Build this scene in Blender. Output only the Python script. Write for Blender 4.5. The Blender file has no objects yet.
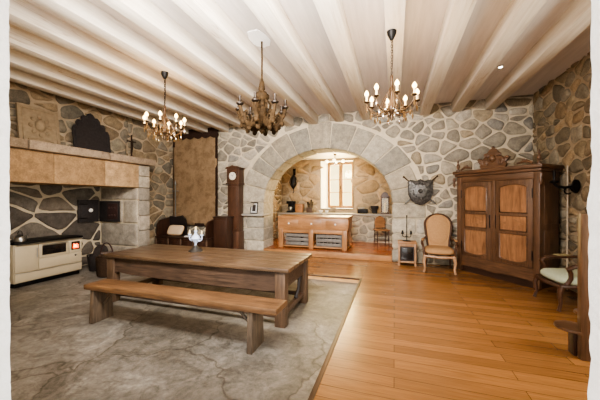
import bpy, bmesh, math, random
from mathutils import Vector, Matrix, noise as mnoise

random.seed(11)
scene = bpy.context.scene
COL = scene.collection
PI = math.pi

# ---------------------------------------------------------------- colours / materials
def lin(v):
    v = v / 255.0
    return v / 12.92 if v <= 0.04045 else ((v + 0.055) / 1.055) ** 2.4
def C(r, g, b):
    return (lin(r), lin(g), lin(b), 1.0)

def newmat(name):
    m = bpy.data.materials.new(name)
    m.use_nodes = True
    nt = m.node_tree
    b = nt.nodes['Principled BSDF']
    return m, nt, b

def N(nt, t, **kw):
    n = nt.nodes.new(t)
    for k, v in kw.items():
        setattr(n, k, v)
    return n

def ramp(nt, stops):
    r = N(nt, 'ShaderNodeValToRGB')
    el = r.color_ramp.elements
    el[0].position, el[0].color = stops[0]
    el[1].position, el[1].color = stops[-1]
    for p, c in stops[1:-1]:
        e = el.new(p); e.color = c
    return r

def coords(nt, scale=(1, 1, 1), kind='Object'):
    tc = N(nt, 'ShaderNodeTexCoord')
    mp = N(nt, 'ShaderNodeMapping')
    mp.inputs['Scale'].default_value = scale
    nt.links.new(tc.outputs[kind], mp.inputs['Vector'])
    return mp.outputs['Vector']

def noise_tex(nt, vec, scale, detail=4, rough=0.6, dist=0.0):
    n = N(nt, 'ShaderNodeTexNoise')
    n.inputs['Scale'].default_value = scale
    n.inputs['Detail'].default_value = detail
    n.inputs['Roughness'].default_value = rough
    n.inputs['Distortion'].default_value = dist
    nt.links.new(vec, n.inputs['Vector'])
    return n

def bump(nt, b, height, strength=0.3, dist=0.01):
    n = N(nt, 'ShaderNodeBump')
    n.inputs['Strength'].default_value = strength
    n.inputs['Distance'].default_value = dist
    nt.links.new(height, n.inputs['Height'])
    nt.links.new(n.outputs['Normal'], b.inputs['Normal'])

def mult(nt, a, bb, fac=1.0):
    m = N(nt, 'ShaderNodeMix', data_type='RGBA', blend_type='MULTIPLY')
    m.inputs[0].default_value = fac
    nt.links.new(a, m.inputs[6]); nt.links.new(bb, m.inputs[7])
    return m.outputs[2]

def m_plain(name, col, rough=0.5, metal=0.0, var=0.15, scale=12, bmp=0.1, spec=0.5):
    m, nt, b = newmat(name)
    v = coords(nt)
    n = noise_tex(nt, v, scale)
    lo = tuple(x * (1 - var) for x in col[:3]) + (1,)
    hi = tuple(min(1, x * (1 + var)) for x in col[:3]) + (1,)
    r = ramp(nt, [(0.3, lo), (0.7, hi)])
    nt.links.new(n.outputs['Fac'], r.inputs['Fac'])
    nt.links.new(r.outputs['Color'], b.inputs['Base Color'])
    b.inputs['Roughness'].default_value = rough
    b.inputs['Metallic'].default_value = metal
    b.inputs['Specular IOR Level'].default_value = spec
    if bmp:
        bump(nt, b, n.outputs['Fac'], bmp, 0.01)
    return m

def m_wood(name, dark, light, axis='x', rough=0.45, scale=3.0, stretch=10, bmp=0.25, spec=0.4):
    m, nt, b = newmat(name)
    s = [stretch, stretch, stretch]
    s['xyz'.index(axis)] = 1.0
    v = coords(nt, tuple(s))
    n = noise_tex(nt, v, scale, 6, 0.65, 0.6)
    v2 = coords(nt)
    n2 = noise_tex(nt, v2, 2.2, 3)
    r = ramp(nt, [(0.3, dark), (0.72, light)])
    nt.links.new(n.outputs['Fac'], r.inputs['Fac'])
    r2 = ramp(nt, [(0.3, (0.68, 0.66, 0.64, 1)), (0.7, (1.15, 1.12, 1.08, 1))])
    nt.links.new(n2.outputs['Fac'], r2.inputs['Fac'])
    nt.links.new(mult(nt, r.outputs['Color'], r2.outputs['Color']), b.inputs['Base Color'])
    b.inputs['Roughness'].default_value = rough
    b.inputs['Specular IOR Level'].default_value = spec
    bump(nt, b, n.outputs['Fac'], bmp, 0.006)
    return m

def m_emit(name, col, strength):
    m, nt, b = newmat(name)
    b.inputs['Base Color'].default_value = col
    b.inputs['Emission Color'].default_value = col
    b.inputs['Emission Strength'].default_value = strength
    return m

def m_stone(name, gain=(1, 1, 1), rough=0.85):
    m, nt, b = newmat(name)
    at = N(nt, 'ShaderNodeAttribute', attribute_name='tone')
    v = coords(nt)
    n = noise_tex(nt, v, 7, 6, 0.7)
    n2 = noise_tex(nt, v, 45, 4, 0.7)
    r = ramp(nt, [(0.30, (0.60 * gain[0], 0.60 * gain[1], 0.60 * gain[2], 1)), (0.68, (1.2 * gain[0], 1.2 * gain[1], 1.16 * gain[2], 1))])
    nt.links.new(n.outputs['Fac'], r.inputs['Fac'])
    r3 = ramp(nt, [(0.35, (0.82, 0.82, 0.82, 1)), (0.65, (1.1, 1.1, 1.1, 1))])
    nt.links.new(n2.outputs['Fac'], r3.inputs['Fac'])
    c = mult(nt, at.outputs['Color'], r.outputs['Color'])
    c = mult(nt, c, r3.outputs['Color'])
    nt.links.new(c, b.inputs['Base Color'])
    b.inputs['Roughness'].default_value = rough
    b.inputs['Specular IOR Level'].default_value = 0.2
    bump(nt, b, n2.outputs['Fac'], 0.5, 0.01)
    return m

def m_floor_planks():
    m, nt, b = newmat('oak_planks')
    v = coords(nt)
    br = N(nt, 'ShaderNodeTexBrick')
    br.offset = 0.37
    br.inputs['Color1'].default_value = C(146, 104, 64)
    br.inputs['Color2'].default_value = C(116, 80, 48)
    br.inputs['Mortar'].default_value = C(88, 62, 40)
    br.inputs['Scale'].default_value = 1.0
    br.inputs['Mortar Size'].default_value = 0.003
    br.inputs['Bias'].default_value = -0.1
    br.inputs['Brick Width'].default_value = 1.55
    br.inputs['Row Height'].default_value = 0.14
    nt.links.new(v, br.inputs['Vector'])
    v2 = coords(nt, (1.2, 26, 1))
    n = noise_tex(nt, v2, 2.5, 6, 0.65, 0.8)
    r = ramp(nt, [(0.3, (0.74, 0.70, 0.66, 1)), (0.7, (1.14, 1.14, 1.14, 1))])
    nt.links.new(n.outputs['Fac'], r.inputs['Fac'])
    nt.links.new(mult(nt, br.outputs['Color'], r.outputs['Color']), b.inputs['Base Color'])
    b.inputs['Roughness'].default_value = 0.26
    b.inputs['Specular IOR Level'].default_value = 0.5
    bump(nt, b, n.outputs['Fac'], 0.06, 0.004)
    return m

def m_flags():
    m, nt, b = newmat('old_flagstones')
    v = coords(nt)
    nd = noise_tex(nt, v, 1.6, 3)
    mixv = N(nt, 'ShaderNodeMix', data_type='RGBA', blend_type='LINEAR_LIGHT')
    mixv.inputs[0].default_value = 0.35
    nt.links.new(v, mixv.inputs[6]); nt.links.new(nd.outputs['Color'], mixv.inputs[7])
    vo = N(nt, 'ShaderNodeTexVoronoi', feature='DISTANCE_TO_EDGE')
    vo.inputs['Scale'].default_value = 0.72
    nt.links.new(mixv.outputs[2], vo.inputs['Vector'])
    vc = N(nt, 'ShaderNodeTexVoronoi', feature='F1')
    vc.inputs['Scale'].default_value = 0.72
    nt.links.new(mixv.outputs[2], vc.inputs['Vector'])
    n1 = noise_tex(nt, v, 1.9, 9, 0.74, 1.2)
    r1 = ramp(nt, [(0.26, C(84, 79, 73)), (0.42, C(114, 108, 100)), (0.56, C(136, 130, 122)), (0.75, C(174, 168, 160))])
    nt.links.new(n1.outputs['Fac'], r1.inputs['Fac'])
    n2 = noise_tex(nt, v, 22, 6, 0.75)
    r2 = ramp(nt, [(0.3, (0.72, 0.72, 0.72, 1)), (0.7, (1.15, 1.15, 1.15, 1))])
    nt.links.new(n2.outputs['Fac'], r2.inputs['Fac'])
    nb = noise_tex(nt, v, 0.42, 3, 0.5)
    rb_ = ramp(nt, [(0.36, (0.80, 0.76, 0.70, 1)), (0.5, (0.96, 0.96, 0.96, 1)), (0.64, (1.14, 1.17, 1.22, 1))])
    nt.links.new(nb.outputs['Fac'], rb_.inputs['Fac'])
    c0 = mult(nt, r1.outputs['Color'], rb_.outputs['Color'])
    n5 = noise_tex(nt, v, 5.5, 6, 0.7, 1.0)
    r5 = ramp(nt, [(0.36, (0.7, 0.69, 0.67, 1)), (0.5, (1, 1, 1, 1)), (0.66, (1.1, 1.1, 1.1, 1))])
    nt.links.new(n5.outputs['Fac'], r5.inputs['Fac'])
    c0 = mult(nt, c0, r5.outputs['Color'])
    c = mult(nt, c0, r2.outputs['Color'])
    bw = N(nt, 'ShaderNodeRGBToBW'); nt.links.new(vc.outputs['Color'], bw.inputs['Color'])
    r3 = ramp(nt, [(0.1, (0.74, 0.73, 0.71, 1)), (0.9, (1.2, 1.2, 1.2, 1))])
    nt.links.new(bw.outputs['Val'], r3.inputs['Fac'])
    c = mult(nt, c, r3.outputs['Color'])
    rj = ramp(nt, [(0.0, (0.5, 0.47, 0.44, 1)), (0.007, (0.8, 0.78, 0.75, 1)), (0.014, (1, 1, 1, 1))])
    nt.links.new(vo.outputs['Distance'], rj.inputs['Fac'])
    c = mult(nt, c, rj.outputs['Color'])
    nt.links.new(c, b.inputs['Base Color'])
    b.inputs['Roughness'].default_value = 0.48
    b.inputs['Specular IOR Level'].default_value = 0.45
    bump(nt, b, n2.outputs['Fac'], 0.35, 0.012)
    return m

def m_whitewash(name, lo, hi, crack=True, stretch=(9, 0.6, 9)):
    m, nt, b = newmat(name)
    v = coords(nt, stretch)
    n = noise_tex(nt, v, 1.6, 6, 0.65, 0.5)
    r = ramp(nt, [(0.3, lo), (0.7, hi)])
    nt.links.new(n.outputs['Fac'], r.inputs['Fac'])
    c = r.outputs['Color']
    if crack:
        v2 = coords(nt, (14, 0.35, 14))
        n2 = noise_tex(nt, v2, 1.3, 3, 0.5, 0.3)
        rc = ramp(nt, [(0.0, (1, 1, 1, 1)), (0.485, (1, 1, 1, 1)), (0.5, (0.62, 0.52, 0.42, 1)), (0.515, (1, 1, 1, 1)), (1.0, (1, 1, 1, 1))])
        nt.links.new(n2.outputs['Fac'], rc.inputs['Fac'])
        v3 = coords(nt, (1.3, 0.7, 1.3))
        n3 = noise_tex(nt, v3, 1.7, 2)
        rf = ramp(nt, [(0.5, (0, 0, 0, 1)), (0.62, (1, 1, 1, 1))])
        nt.links.new(n3.outputs['Fac'], rf.inputs['Fac'])
        mx = N(nt, 'ShaderNodeMix', data_type='RGBA', blend_type='MULTIPLY')
        nt.links.new(rf.outputs['Color'], mx.inputs[0])
        nt.links.new(c, mx.inputs[6]); nt.links.new(rc.outputs['Color'], mx.inputs[7])
        c = mx.outputs[2]
    nt.links.new(c, b.inputs['Base Color'])
    b.inputs['Roughness'].default_value = 0.75
    b.inputs['Specular IOR Level'].default_value = 0.2
    bump(nt, b, n.outputs['Fac'], 0.2, 0.01)
    return m

def m_tapestry():
    m, nt, b = newmat('woven_tapestry')
    v = coords(nt)
    n = noise_tex(nt, v, 3.6, 8, 0.75, 0.5)
    r = ramp(nt, [(0.3, C(104, 84, 64)), (0.45, C(124, 102, 78)), (0.55, C(142, 118, 92)), (0.72, C(128, 100, 76))])
    nt.links.new(n.outputs['Fac'], r.inputs['Fac'])
    n2 = noise_tex(nt, v, 60, 2)
    r2 = ramp(nt, [(0.3, (0.8, 0.8, 0.8, 1)), (0.7, (1.1, 1.1, 1.1, 1))])
    nt.links.new(n2.outputs['Fac'], r2.inputs['Fac'])
    nt.links.new(mult(nt, r.outputs['Color'], r2.outputs['Color']), b.inputs['Base Color'])
    b.inputs['Roughness'].default_value = 0.95
    b.inputs['Specular IOR Level'].default_value = 0.05
    bump(nt, b, n2.outputs['Fac'], 0.3, 0.004)
    return m

def m_glass(name, tint=(1, 1, 1, 1), mixf=0.12):
    m, nt, b = newmat(name)
    out = nt.nodes['Material Output']
    tr = N(nt, 'ShaderNodeBsdfTransparent'); tr.inputs['Color'].default_value = tint
    gl = N(nt, 'ShaderNodeBsdfGlossy'); gl.inputs['Roughness'].default_value = 0.05
    mx = N(nt, 'ShaderNodeMixShader'); mx.inputs[0].default_value = mixf
    nt.links.new(tr.outputs[0], mx.inputs[1]); nt.links.new(gl.outputs[0], mx.inputs[2])
    nt.links.new(mx.outputs[0], out.inputs['Surface'])
    return m

M = {}
M['stone'] = m_stone('rubble_stone')
M['mortar'] = m_plain('lime_mortar', C(196, 182, 159), 0.95, 0, 0.12, 9, 0.5, 0.1)
M['mortar_warm'] = m_plain('warm_lime_mortar', C(166, 148, 124), 0.95, 0, 0.14, 9, 0.5, 0.1)
M['planks'] = m_floor_planks()
M['flags'] = m_flags()
M['ceil'] = m_whitewash('whitewashed_boards', C(198, 191, 186), C(218, 211, 206), False)
M['beam'] = m_whitewash('limewashed_beam', C(192, 180, 164), C(218, 210, 198))
M['plaster'] = m_plain('white_roughcast', C(252, 252, 252), 0.9, 0, 0.05, 40, 0.8, 0.1)
M['kceil'] = m_plain('white_ceiling_paint', C(232, 226, 214), 0.9, 0, 0.03, 5, 0.0, 0.1)
M['edge'] = m_wood('dark_edge_strip', C(54, 36, 26), C(86, 58, 40), 'y')
M['riser'] = m_wood('pale_riser', C(170, 130, 86), C(204, 164, 114), 'x')
M['oldwood'] = m_wood('old_table_wood', C(52, 40, 33), C(98, 78, 64), 'x', 0.5, 3, 12, 0.6)
M['oldtop'] = m_wood('worn_table_top', C(64, 51, 40), C(106, 84, 64), 'x', 0.33, 3, 12, 0.4)
M['oldleg'] = m_wood('old_leg_wood', C(62, 48, 38), C(108, 86, 68), 'z', 0.5, 3, 10, 0.5)
M['bench'] = m_wood('reddish_bench_wood', C(76, 56, 40), C(132, 98, 68), 'x', 0.42, 3, 14, 0.5)
M['benchleg'] = m_wood('grey_bench_wood', C(66, 56, 47), C(110, 94, 78), 'z', 0.6, 3, 12, 0.5)
M['arm_frame'] = m_wood('walnut_upright', C(72, 53, 40), C(112, 83, 62), 'z', 0.4, 3, 12, 0.2)
M['arm_rail'] = m_wood('walnut_rail', C(72, 53, 40), C(114, 84, 62), 'x', 0.4, 3, 12, 0.2)
M['arm_panel'] = m_wood('light_walnut_panel', C(104, 74, 52), C(164, 120, 86), 'z', 0.36, 2.4, 9, 0.15)
M['darkwood'] = m_wood('dark_wood', C(40, 26, 20), C(70, 46, 34), 'z', 0.4, 3, 10, 0.2)
M['darkwood_x'] = m_wood('dark_wood_long', C(38, 26, 20), C(66, 46, 36), 'x', 0.4, 3, 10, 0.2)
M['clockwood'] = m_wood('red_brown_wood', C(60, 42, 33), C(94, 66, 50), 'z', 0.38, 3, 10, 0.2)
M['pine'] = m_wood('pine_wood', C(138, 98, 64), C(178, 132, 90), 'x', 0.4, 3, 12, 0.2)
M['pineleg'] = m_wood('pine_leg_wood', C(128, 90, 60), C(168, 124, 84), 'z', 0.4, 3, 12, 0.2)
M['chairwood'] = m_wood('chair_wood', C(54, 36, 27), C(88, 60, 44), 'z', 0.35, 4, 6, 0.1)
M['palewood2'] = m_plain('pale_grey_pipe', C(176, 160, 140), 0.6, 0, 0.2)
M['palewood'] = m_wood('pale_chair_wood', C(138, 104, 78), C(176, 140, 108), 'z', 0.4, 4, 6, 0.1)
M['winwood'] = m_wood('golden_window_wood', C(112, 80, 40), C(146, 108, 58), 'z', 0.45, 4, 8, 0.1)
M['black'] = m_plain('black_iron', C(26, 24, 24), 0.5, 0.7, 0.2)
M['iron'] = m_plain('dark_cast_iron', C(48, 43, 43), 0.65, 0.25, 0.25, 20, 0.6)
M['rust'] = m_plain('rusty_iron', C(62, 40, 36), 0.8, 0.2, 0.3, 10, 0.5)
M['steel'] = m_plain('brushed_steel', C(170, 170, 168), 0.28, 0.95, 0.1)
M['pewter'] = m_plain('hammered_pewter', C(86, 84, 82), 0.36, 0.8, 0.6, 22, 1.0)
M['brass'] = m_plain('aged_brass', C(62, 42, 22), 0.45, 0.5, 0.25)
M['gilt'] = m_plain('gilded_carved_wood', C(46, 34, 21), 0.7, 0.0, 0.6, 22, 0.8, 0.06)
M['bronze'] = m_plain('dark_bronze', C(40, 30, 22), 0.45, 0.6, 0.3)
M['cream'] = m_plain('cream_enamel', C(196, 182, 156), 0.3, 0, 0.04, 6, 0)
M['cream2'] = m_plain('cream_candle', C(228, 206, 158), 0.5, 0, 0.05)
M['white'] = m_plain('white_ceramic', C(232, 230, 226), 0.3, 0, 0.04, 6, 0)
M['blue'] = m_plain('blue_white_faience', C(176, 188, 214), 0.25, 0, 0.25, 40, 0)
M['smoked'] = m_plain('dark_oven_glass', C(30, 27, 26), 0.12, 0, 0.1, 5, 0)
M['fire'] = m_emit('glowing_fire', C(255, 84, 26), 3.2)
M['ember'] = m_emit('bright_flame', C(255, 170, 80), 7)
M['bulb'] = m_emit('lit_candle_bulb', (1.0, 0.62, 0.24, 1), 11)
M['spot'] = m_emit('lit_spot', (1.0, 0.92, 0.8, 1), 14)
M['crystal'] = m_plain('amber_crystal', C(92, 68, 38), 0.12, 0.2, 0.3, 30, 0, 0.9)
M['tan'] = m_plain('tan_velvet', C(160, 124, 88), 0.9, 0, 0.12, 40, 0.3, 0.1)
M['green'] = m_plain('pale_green_velvet', C(176, 184, 162), 0.85, 0, 0.08, 40, 0.2, 0.15)
M['green2'] = m_plain('olive_back_fabric', C(136, 124, 92), 0.9, 0, 0.1, 40, 0.2, 0.1)
M['cushion'] = m_plain('beige_cushion', C(198, 174, 144), 0.9, 0, 0.08, 40, 0.2, 0.1)
M['leather'] = m_plain('black_leather', C(30, 25, 24), 0.4, 0, 0.2, 20, 0.3)
M['tapestry'] = m_tapestry()
M['valance'] = m_plain('dark_brown_velvet', C(50, 36, 30), 0.95, 0, 0.25, 30, 0.3, 0.1)
M['carved'] = m_plain('pale_carved_stone', C(150, 132, 108), 0.85, 0, 0.12, 14, 0.8, 0.1)
M['slate'] = m_plain('dark_slate', C(58, 52, 50), 0.7, 0, 0.25, 14, 0.4, 0.2)
M['granite'] = m_plain('grey_granite', C(150, 144, 136), 0.6, 0, 0.14, 30, 0.2, 0.3)
M['wicker'] = m_plain('woven_wicker', C(60, 46, 36), 0.8, 0, 0.35, 40, 0.9, 0.1)
M['crate'] = m_plain('grey_weathered_crate', C(112, 106, 100), 0.7, 0.2, 0.2, 14, 0.4)
M['redfoil'] = m_plain('red_foil', C(150, 60, 36), 0.4, 0.2, 0.2)
M['bottle'] = m_plain('dark_bottle_glass', C(38, 40, 30), 0.15, 0, 0.2, 6, 0, 0.7)
M['paper'] = m_plain('old_print_paper', C(196, 196, 196), 0.6, 0, 0.3, 24, 0)
M['greypole'] = m_plain('grey_painted_metal', C(110, 110, 106), 0.5, 0.5, 0.1)
M['dialface'] = m_plain('white_enamel_dial', C(226, 220, 206), 0.3, 0, 0.04, 6, 0)
M['glass'] = m_glass('clear_glass', (1, 0.99, 0.93, 1), 0.06)
M['soot'] = m_plain('sooty_slab', C(48, 42, 38), 0.9, 0, 0.2)

# ---------------------------------------------------------------- mesh builder
class MB:
    def __init__(self):
        self.bm = bmesh.new()
        self.mi = 0
    def _add(self, verts, faces, mat=None, smooth=True):
        T = mat or Matrix.Identity(4)
        vs = [self.bm.verts.new(T @ Vector(v)) for v in verts]
        out = []
        for f in faces:
            try:
                fc = self.bm.faces.new([vs[i] for i in f])
                fc.smooth = smooth; fc.material_index = self.mi
                out.append(fc)
            except ValueError:
                pass
        return vs, out
    def box(self, lo, hi, bev=0.0, seg=2, mat=None, taper=None):
        t = bmesh.new()
        bmesh.ops.create_cube(t, size=1)
        for v in t.verts:
            zt = v.co.z
            k = 1.0
            if taper is not None and zt < 0:
                k = taper
            v.co = Vector(((lo[0] + hi[0]) / 2 + v.co.x * (hi[0] - lo[0]) * k,
                           (lo[1] + hi[1]) / 2 + v.co.y * (hi[1] - lo[1]) * k,
                           (lo[2] + hi[2]) / 2 + v.co.z * (hi[2] - lo[2])))
        if bev > 0:
            bmesh.ops.bevel(t, geom=t.edges[:], offset=bev, segments=seg, profile=0.5, affect='EDGES')
        self.merge(t, mat)
        return self
    def merge(self, t, mat=None):
        T = mat or Matrix.Identity(4)
        mp = {}
        for v in t.verts:
            mp[v.index if False else v] = self.bm.verts.new(T @ v.co)
        for f in t.faces:
            try:
                nf = self.bm.faces.new([mp[v] for v in f.verts])
                nf.smooth = True; nf.material_index = self.mi
            except ValueError:
                pass
        t.free()
    def lathe(self, prof, c=(0, 0, 0), n=16, mat=None, cap=True):
        vs, fs = [], []
        for r, z in prof:
            for i in range(n):
                a = 2 * PI * i / n
                vs.append((c[0] + r * math.cos(a), c[1] + r * math.sin(a), c[2] + z))
        for j in range(len(prof) - 1):
            for i in range(n):
                k = (i + 1) % n
                fs.append((j * n + i, j * n + k, (j + 1) * n + k, (j + 1) * n + i))
        if cap:
            fs.append(tuple(range(n - 1, -1, -1)))
            fs.append(tuple(range((len(prof) - 1) * n, len(prof) * n)))
        self._add(vs, fs, mat)
        return self
    def tube(self, pts, rad, n=8, mat=None, flat=1.0, closed=False):
        pts = [Vector(p) for p in pts]
        m = len(pts)
        if not hasattr(rad, '__len__'):
            rad = [rad] * m
        vs, fs = [], []
        up = None
        for i in range(m):
            if closed:
                d = pts[(i + 1) % m] - pts[(i - 1) % m]
            else:
                d = pts[min(i + 1, m - 1)] - pts[max(i - 1, 0)]
            if d.length < 1e-9:
                d = Vector((0, 0, 1))
            d.normalize()
            if up is None:
                up = Vector((0, 0, 1)) if abs(d.z) < 0.9 else Vector((1, 0, 0))
            s = d.cross(up)
            if s.length < 1e-6:
                s = d.cross(Vector((0, 1, 0)))
            s.normalize()
            up = s.cross(d).normalized()
            for k in range(n):
                a = 2 * PI * k / n
                vs.append(pts[i] + s * (rad[i] * math.cos(a) * flat) + up * (rad[i] * math.sin(a)))
        rng = m if closed else m - 1
        for j in range(rng):
            j2 = (j + 1) % m
            for k in range(n):
                k2 = (k + 1) % n
                fs.append((j * n + k, j * n + k2, j2 * n + k2, j2 * n + k))
        if not closed:
            fs.append(tuple(range(n - 1, -1, -1)))
            fs.append(tuple(range((m - 1) * n, m * n)))
        self._add(vs, fs, mat)
        return self
    def prism(self, poly, d0, d1, plane='xz', bev=0.0, mat=None):
        # polygon in a plane, extruded along the remaining axis
        def p3(u, v, d):
            return {'xz': (u, d, v), 'xy': (u, v, d), 'yz': (d, u, v)}[plane]
        t = bmesh.new()
        a = [t.verts.new(p3(u, v, d0)) for u, v in poly]
        b = [t.verts.new(p3(u, v, d1)) for u, v in poly]
        n = len(poly)
        t.faces.new(a); t.faces.new(b[::-1])
        for i in range(n):
            k = (i + 1) % n
            t.faces.new((a[k], a[i], b[i], b[k]))
        bmesh.ops.recalc_face_normals(t, faces=t.faces[:])
        if bev > 0:
            es = [e for e in t.edges if all(len(f.verts) != 4 for f in e.link_faces) or any(len(f.verts) == n and n != 4 for f in e.link_faces)]
            if n == 4:
                es = t.edges[:]
            bmesh.ops.bevel(t, geom=es, offset=bev, segments=2, profile=0.5, affect='EDGES')
        self.merge(t, mat)
        return self
    def pillow(self, c, s, e=0.45, nu=20, nv=12, mat=None):
        # super-ellipsoid
        vs, fs = [], []
        def sp(w, p):
            return math.copysign(abs(w) ** p, w)
        for j in range(nv + 1):
            ph = -PI / 2 + PI * j / nv
            for i in range(nu):
                th = 2 * PI * i / nu
                vs.append((c[0] + s[0] / 2 * sp(math.cos(ph), e) * sp(math.cos(th), e),
                           c[1] + s[1] / 2 * sp(math.cos(ph), e) * sp(math.sin(th), e),
                           c[2] + s[2] / 2 * sp(math.sin(ph), 0.9)))
        for j in range(nv):
            for i in range(nu):
                k = (i + 1) % nu
                fs.append((j * nu + i, j * nu + k, (j + 1) * nu + k, (j + 1) * nu + i))
        self._add(vs, fs, mat)
        return self
    def ball(self, c, r, n=12, sz=1.0, mat=None):
        prof = []
        m = max(6, n // 2)
        for j in range(m + 1):
            ph = -PI / 2 + PI * j / m
            prof.append((max(r * math.cos(ph), 0.0002), r * sz * math.sin(ph)))
        return self.lathe(prof, c, n, mat)
    def build(self, name, mat, parent=None, sharp=40, tone=None):
        me = bpy.data.meshes.new(name)
        bmesh.ops.remove_doubles(self.bm, verts=self.bm.verts[:], dist=1e-5)
        bmesh.ops.recalc_face_normals(self.bm, faces=self.bm.faces[:])
        self.bm.to_mesh(me); self.bm.free()
        try:
            me.set_sharp_from_angle(angle=math.radians(sharp))
        except Exception:
            pass
        for m in (mat if isinstance(mat, (list, tuple)) else [mat]):
            me.materials.append(m)
        o = bpy.data.objects.new(name, me)
        COL.objects.link(o)
        if parent is not None:
            o.parent = parent
        return o

def thing(name, label, cat, loc=(0, 0, 0), rz=0.0, group=None):
    o = bpy.data.objects.new(name, None)
    o.empty_display_size = 0.1
    COL.objects.link(o)
    o.location = loc
    o.rotation_euler = (0, 0, rz)
    o['label'] = label
    o['category'] = cat
    if group:
        o['group'] = group
    return o
def tag(o, label, cat, group=None):
    o['label'] = label; o['category'] = cat
    if group:
        o['group'] = group
    return o
def struct(o, label=None):
    o['kind'] = 'structure'
    if label:
        o['label'] = label
    return o
def copy_tree(o, parent=None):
    c = o.copy(); COL.objects.link(c)
    if parent is not None:
        c.parent = parent
    for ch in list(o.children):
        copy_tree(ch, c)
    return c

# ---------------------------------------------------------------- camera
cam_d = bpy.data.cameras.new('camera')
cam = bpy.data.objects.new('camera', cam_d)
COL.objects.link(cam)
cam_d.sensor_width = 36
cam_d.lens = 285 / 600 * 36
cam_d.clip_start = 0.02
cam.location = (0, 0, 1.5)
cam.rotation_euler = (math.radians(89.8), 0, math.radians(18.3))
scene.camera = cam

# ---------------------------------------------------------------- room dimensions
XL, XR = -6.5, 2.77
XF = -7.0            # back of the hearth recess
YB = 7.2             # back wall
YN = 1.0             # room face of the near wall
ZC = 3.68            # boards of the ceiling
ZS = -0.08           # flagstone level
ZK = 0.13            # kitchen floor
YK = 9.75            # kitchen back wall
EDGE_X, EDGE_Y = -0.60, 5.43
AX, AZ, AA, AB = -1.74, 1.40, 1.69, 1.40   # arch centre, spring height, half width, rise
WT = 0.62            # arch wall thickness

# ---------------------------------------------------------------- rubble masonry
def clip_poly(poly, nx, ny, d):
    # keep nx*x+ny*y <= d
    out = []
    n = len(poly)
    for i in range(n):
        a, b = poly[i], poly[(i + 1) % n]
        da, db = nx * a[0] + ny * a[1] - d, nx * b[0] + ny * b[1] - d
        if da <= 0:
            out.append(a)
        if (da < 0 < db) or (db < 0 < da):
            t = da / (da - db)
            out.append((a[0] + (b[0] - a[0]) * t, a[1] + (b[1] - a[1]) * t))
    return out

def cells(u0, u1, v0, v1, rng, sw=0.46, sh=0.28, small=0.35):
    seeds = []
    v = v0
    while v < v1:
        h = sh * rng.uniform(0.55, 1.5)
        u = u0 - rng.uniform(0, sw)
        while u < u1:
            w = sw * rng.uniform(0.35, 1.7)
            big = rng.random() > small
            if big:
                seeds.append((u + w / 2 + rng.uniform(-.05, .05), v + h / 2 + rng.uniform(-.2, .2) * h, rng.uniform(0, 0.02)))
            else:
                seeds.append((u + w / 2 + rng.uniform(-.06, .06), v + h * rng.uniform(0.2, 0.35), 0.0))
                seeds.append((u + w * rng.uniform(.3, .7), v + h * rng.uniform(0.7, 0.9), 0.0))
            u += w
        v += h
    AN = 1.2   # stones lie flat
    P = [(s[0], s[1] * AN, s[2]) for s in seeds]
    out = []
    for i, p in enumerate(P):
        poly = [(u0, v0 * AN), (u1, v0 * AN), (u1, v1 * AN), (u0, v1 * AN)]
        for j, q in enumerate(P):
            if i == j:
                continue
            dx, dy = q[0] - p[0], q[1] - p[1]
            d2 = dx * dx + dy * dy
            if d2 > 2.2 or d2 < 1e-9:
                continue
            c = (q[0] ** 2 + q[1] ** 2 - p[0] ** 2 - p[1] ** 2 + p[2] - q[2]) / 2
            poly = clip_poly(poly, dx, dy, c)
            if len(poly) < 3:
                break
        if len(poly) >= 3:
            out.append([(x, y / AN) for x, y in poly])
    return out

def area_c(poly):
    a = cx = cy = 0
    n = len(poly)
    for i in range(n):
        x0, y0 = poly[i]; x1, y1 = poly[(i + 1) % n]
        k = x0 * y1 - x1 * y0
        a += k; cx += (x0 + x1) * k; cy += (y0 + y1) * k
    if abs(a) < 1e-9:
        return 0, poly[0]
    return a / 2, (cx / (3 * a), cy / (3 * a))

def inset(poly, m):
    a, _ = area_c(poly)
    if a < 0:
        poly = poly[::-1]
    res = list(poly)
    n = len(poly)
    for i in range(n):
        x0, y0 = poly[i]; x1, y1 = poly[(i + 1) % n]
        dx, dy = x1 - x0, y1 - y0
        L = math.hypot(dx, dy)
        if L < 1e-6:
            continue
        nx, ny = dy / L, -dx / L
        res = clip_poly(res, nx, ny, nx * x0 + ny * y0 - m)
        if len(res) < 3:
            return None
    return res

def chaikin(poly, it=2, k=0.25):
    for _ in range(it):
        o = []
        n = len(poly)
        for i in range(n):
            a, b = poly[i], poly[(i + 1) % n]
            o.append((a[0] + (b[0] - a[0]) * k, a[1] + (b[1] - a[1]) * k))
            o.append((b[0] + (a[0] - b[0]) * k, b[1] + (a[1] - b[1]) * k))
        poly = o
    return poly

def pick(rng, pal):
    c = rng.choice(pal)
    f = rng.uniform(0.68, 1.0)
    return (min(1, c[0] * f), min(1, c[1] * f), min(1, c[2] * f), 1)

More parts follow.
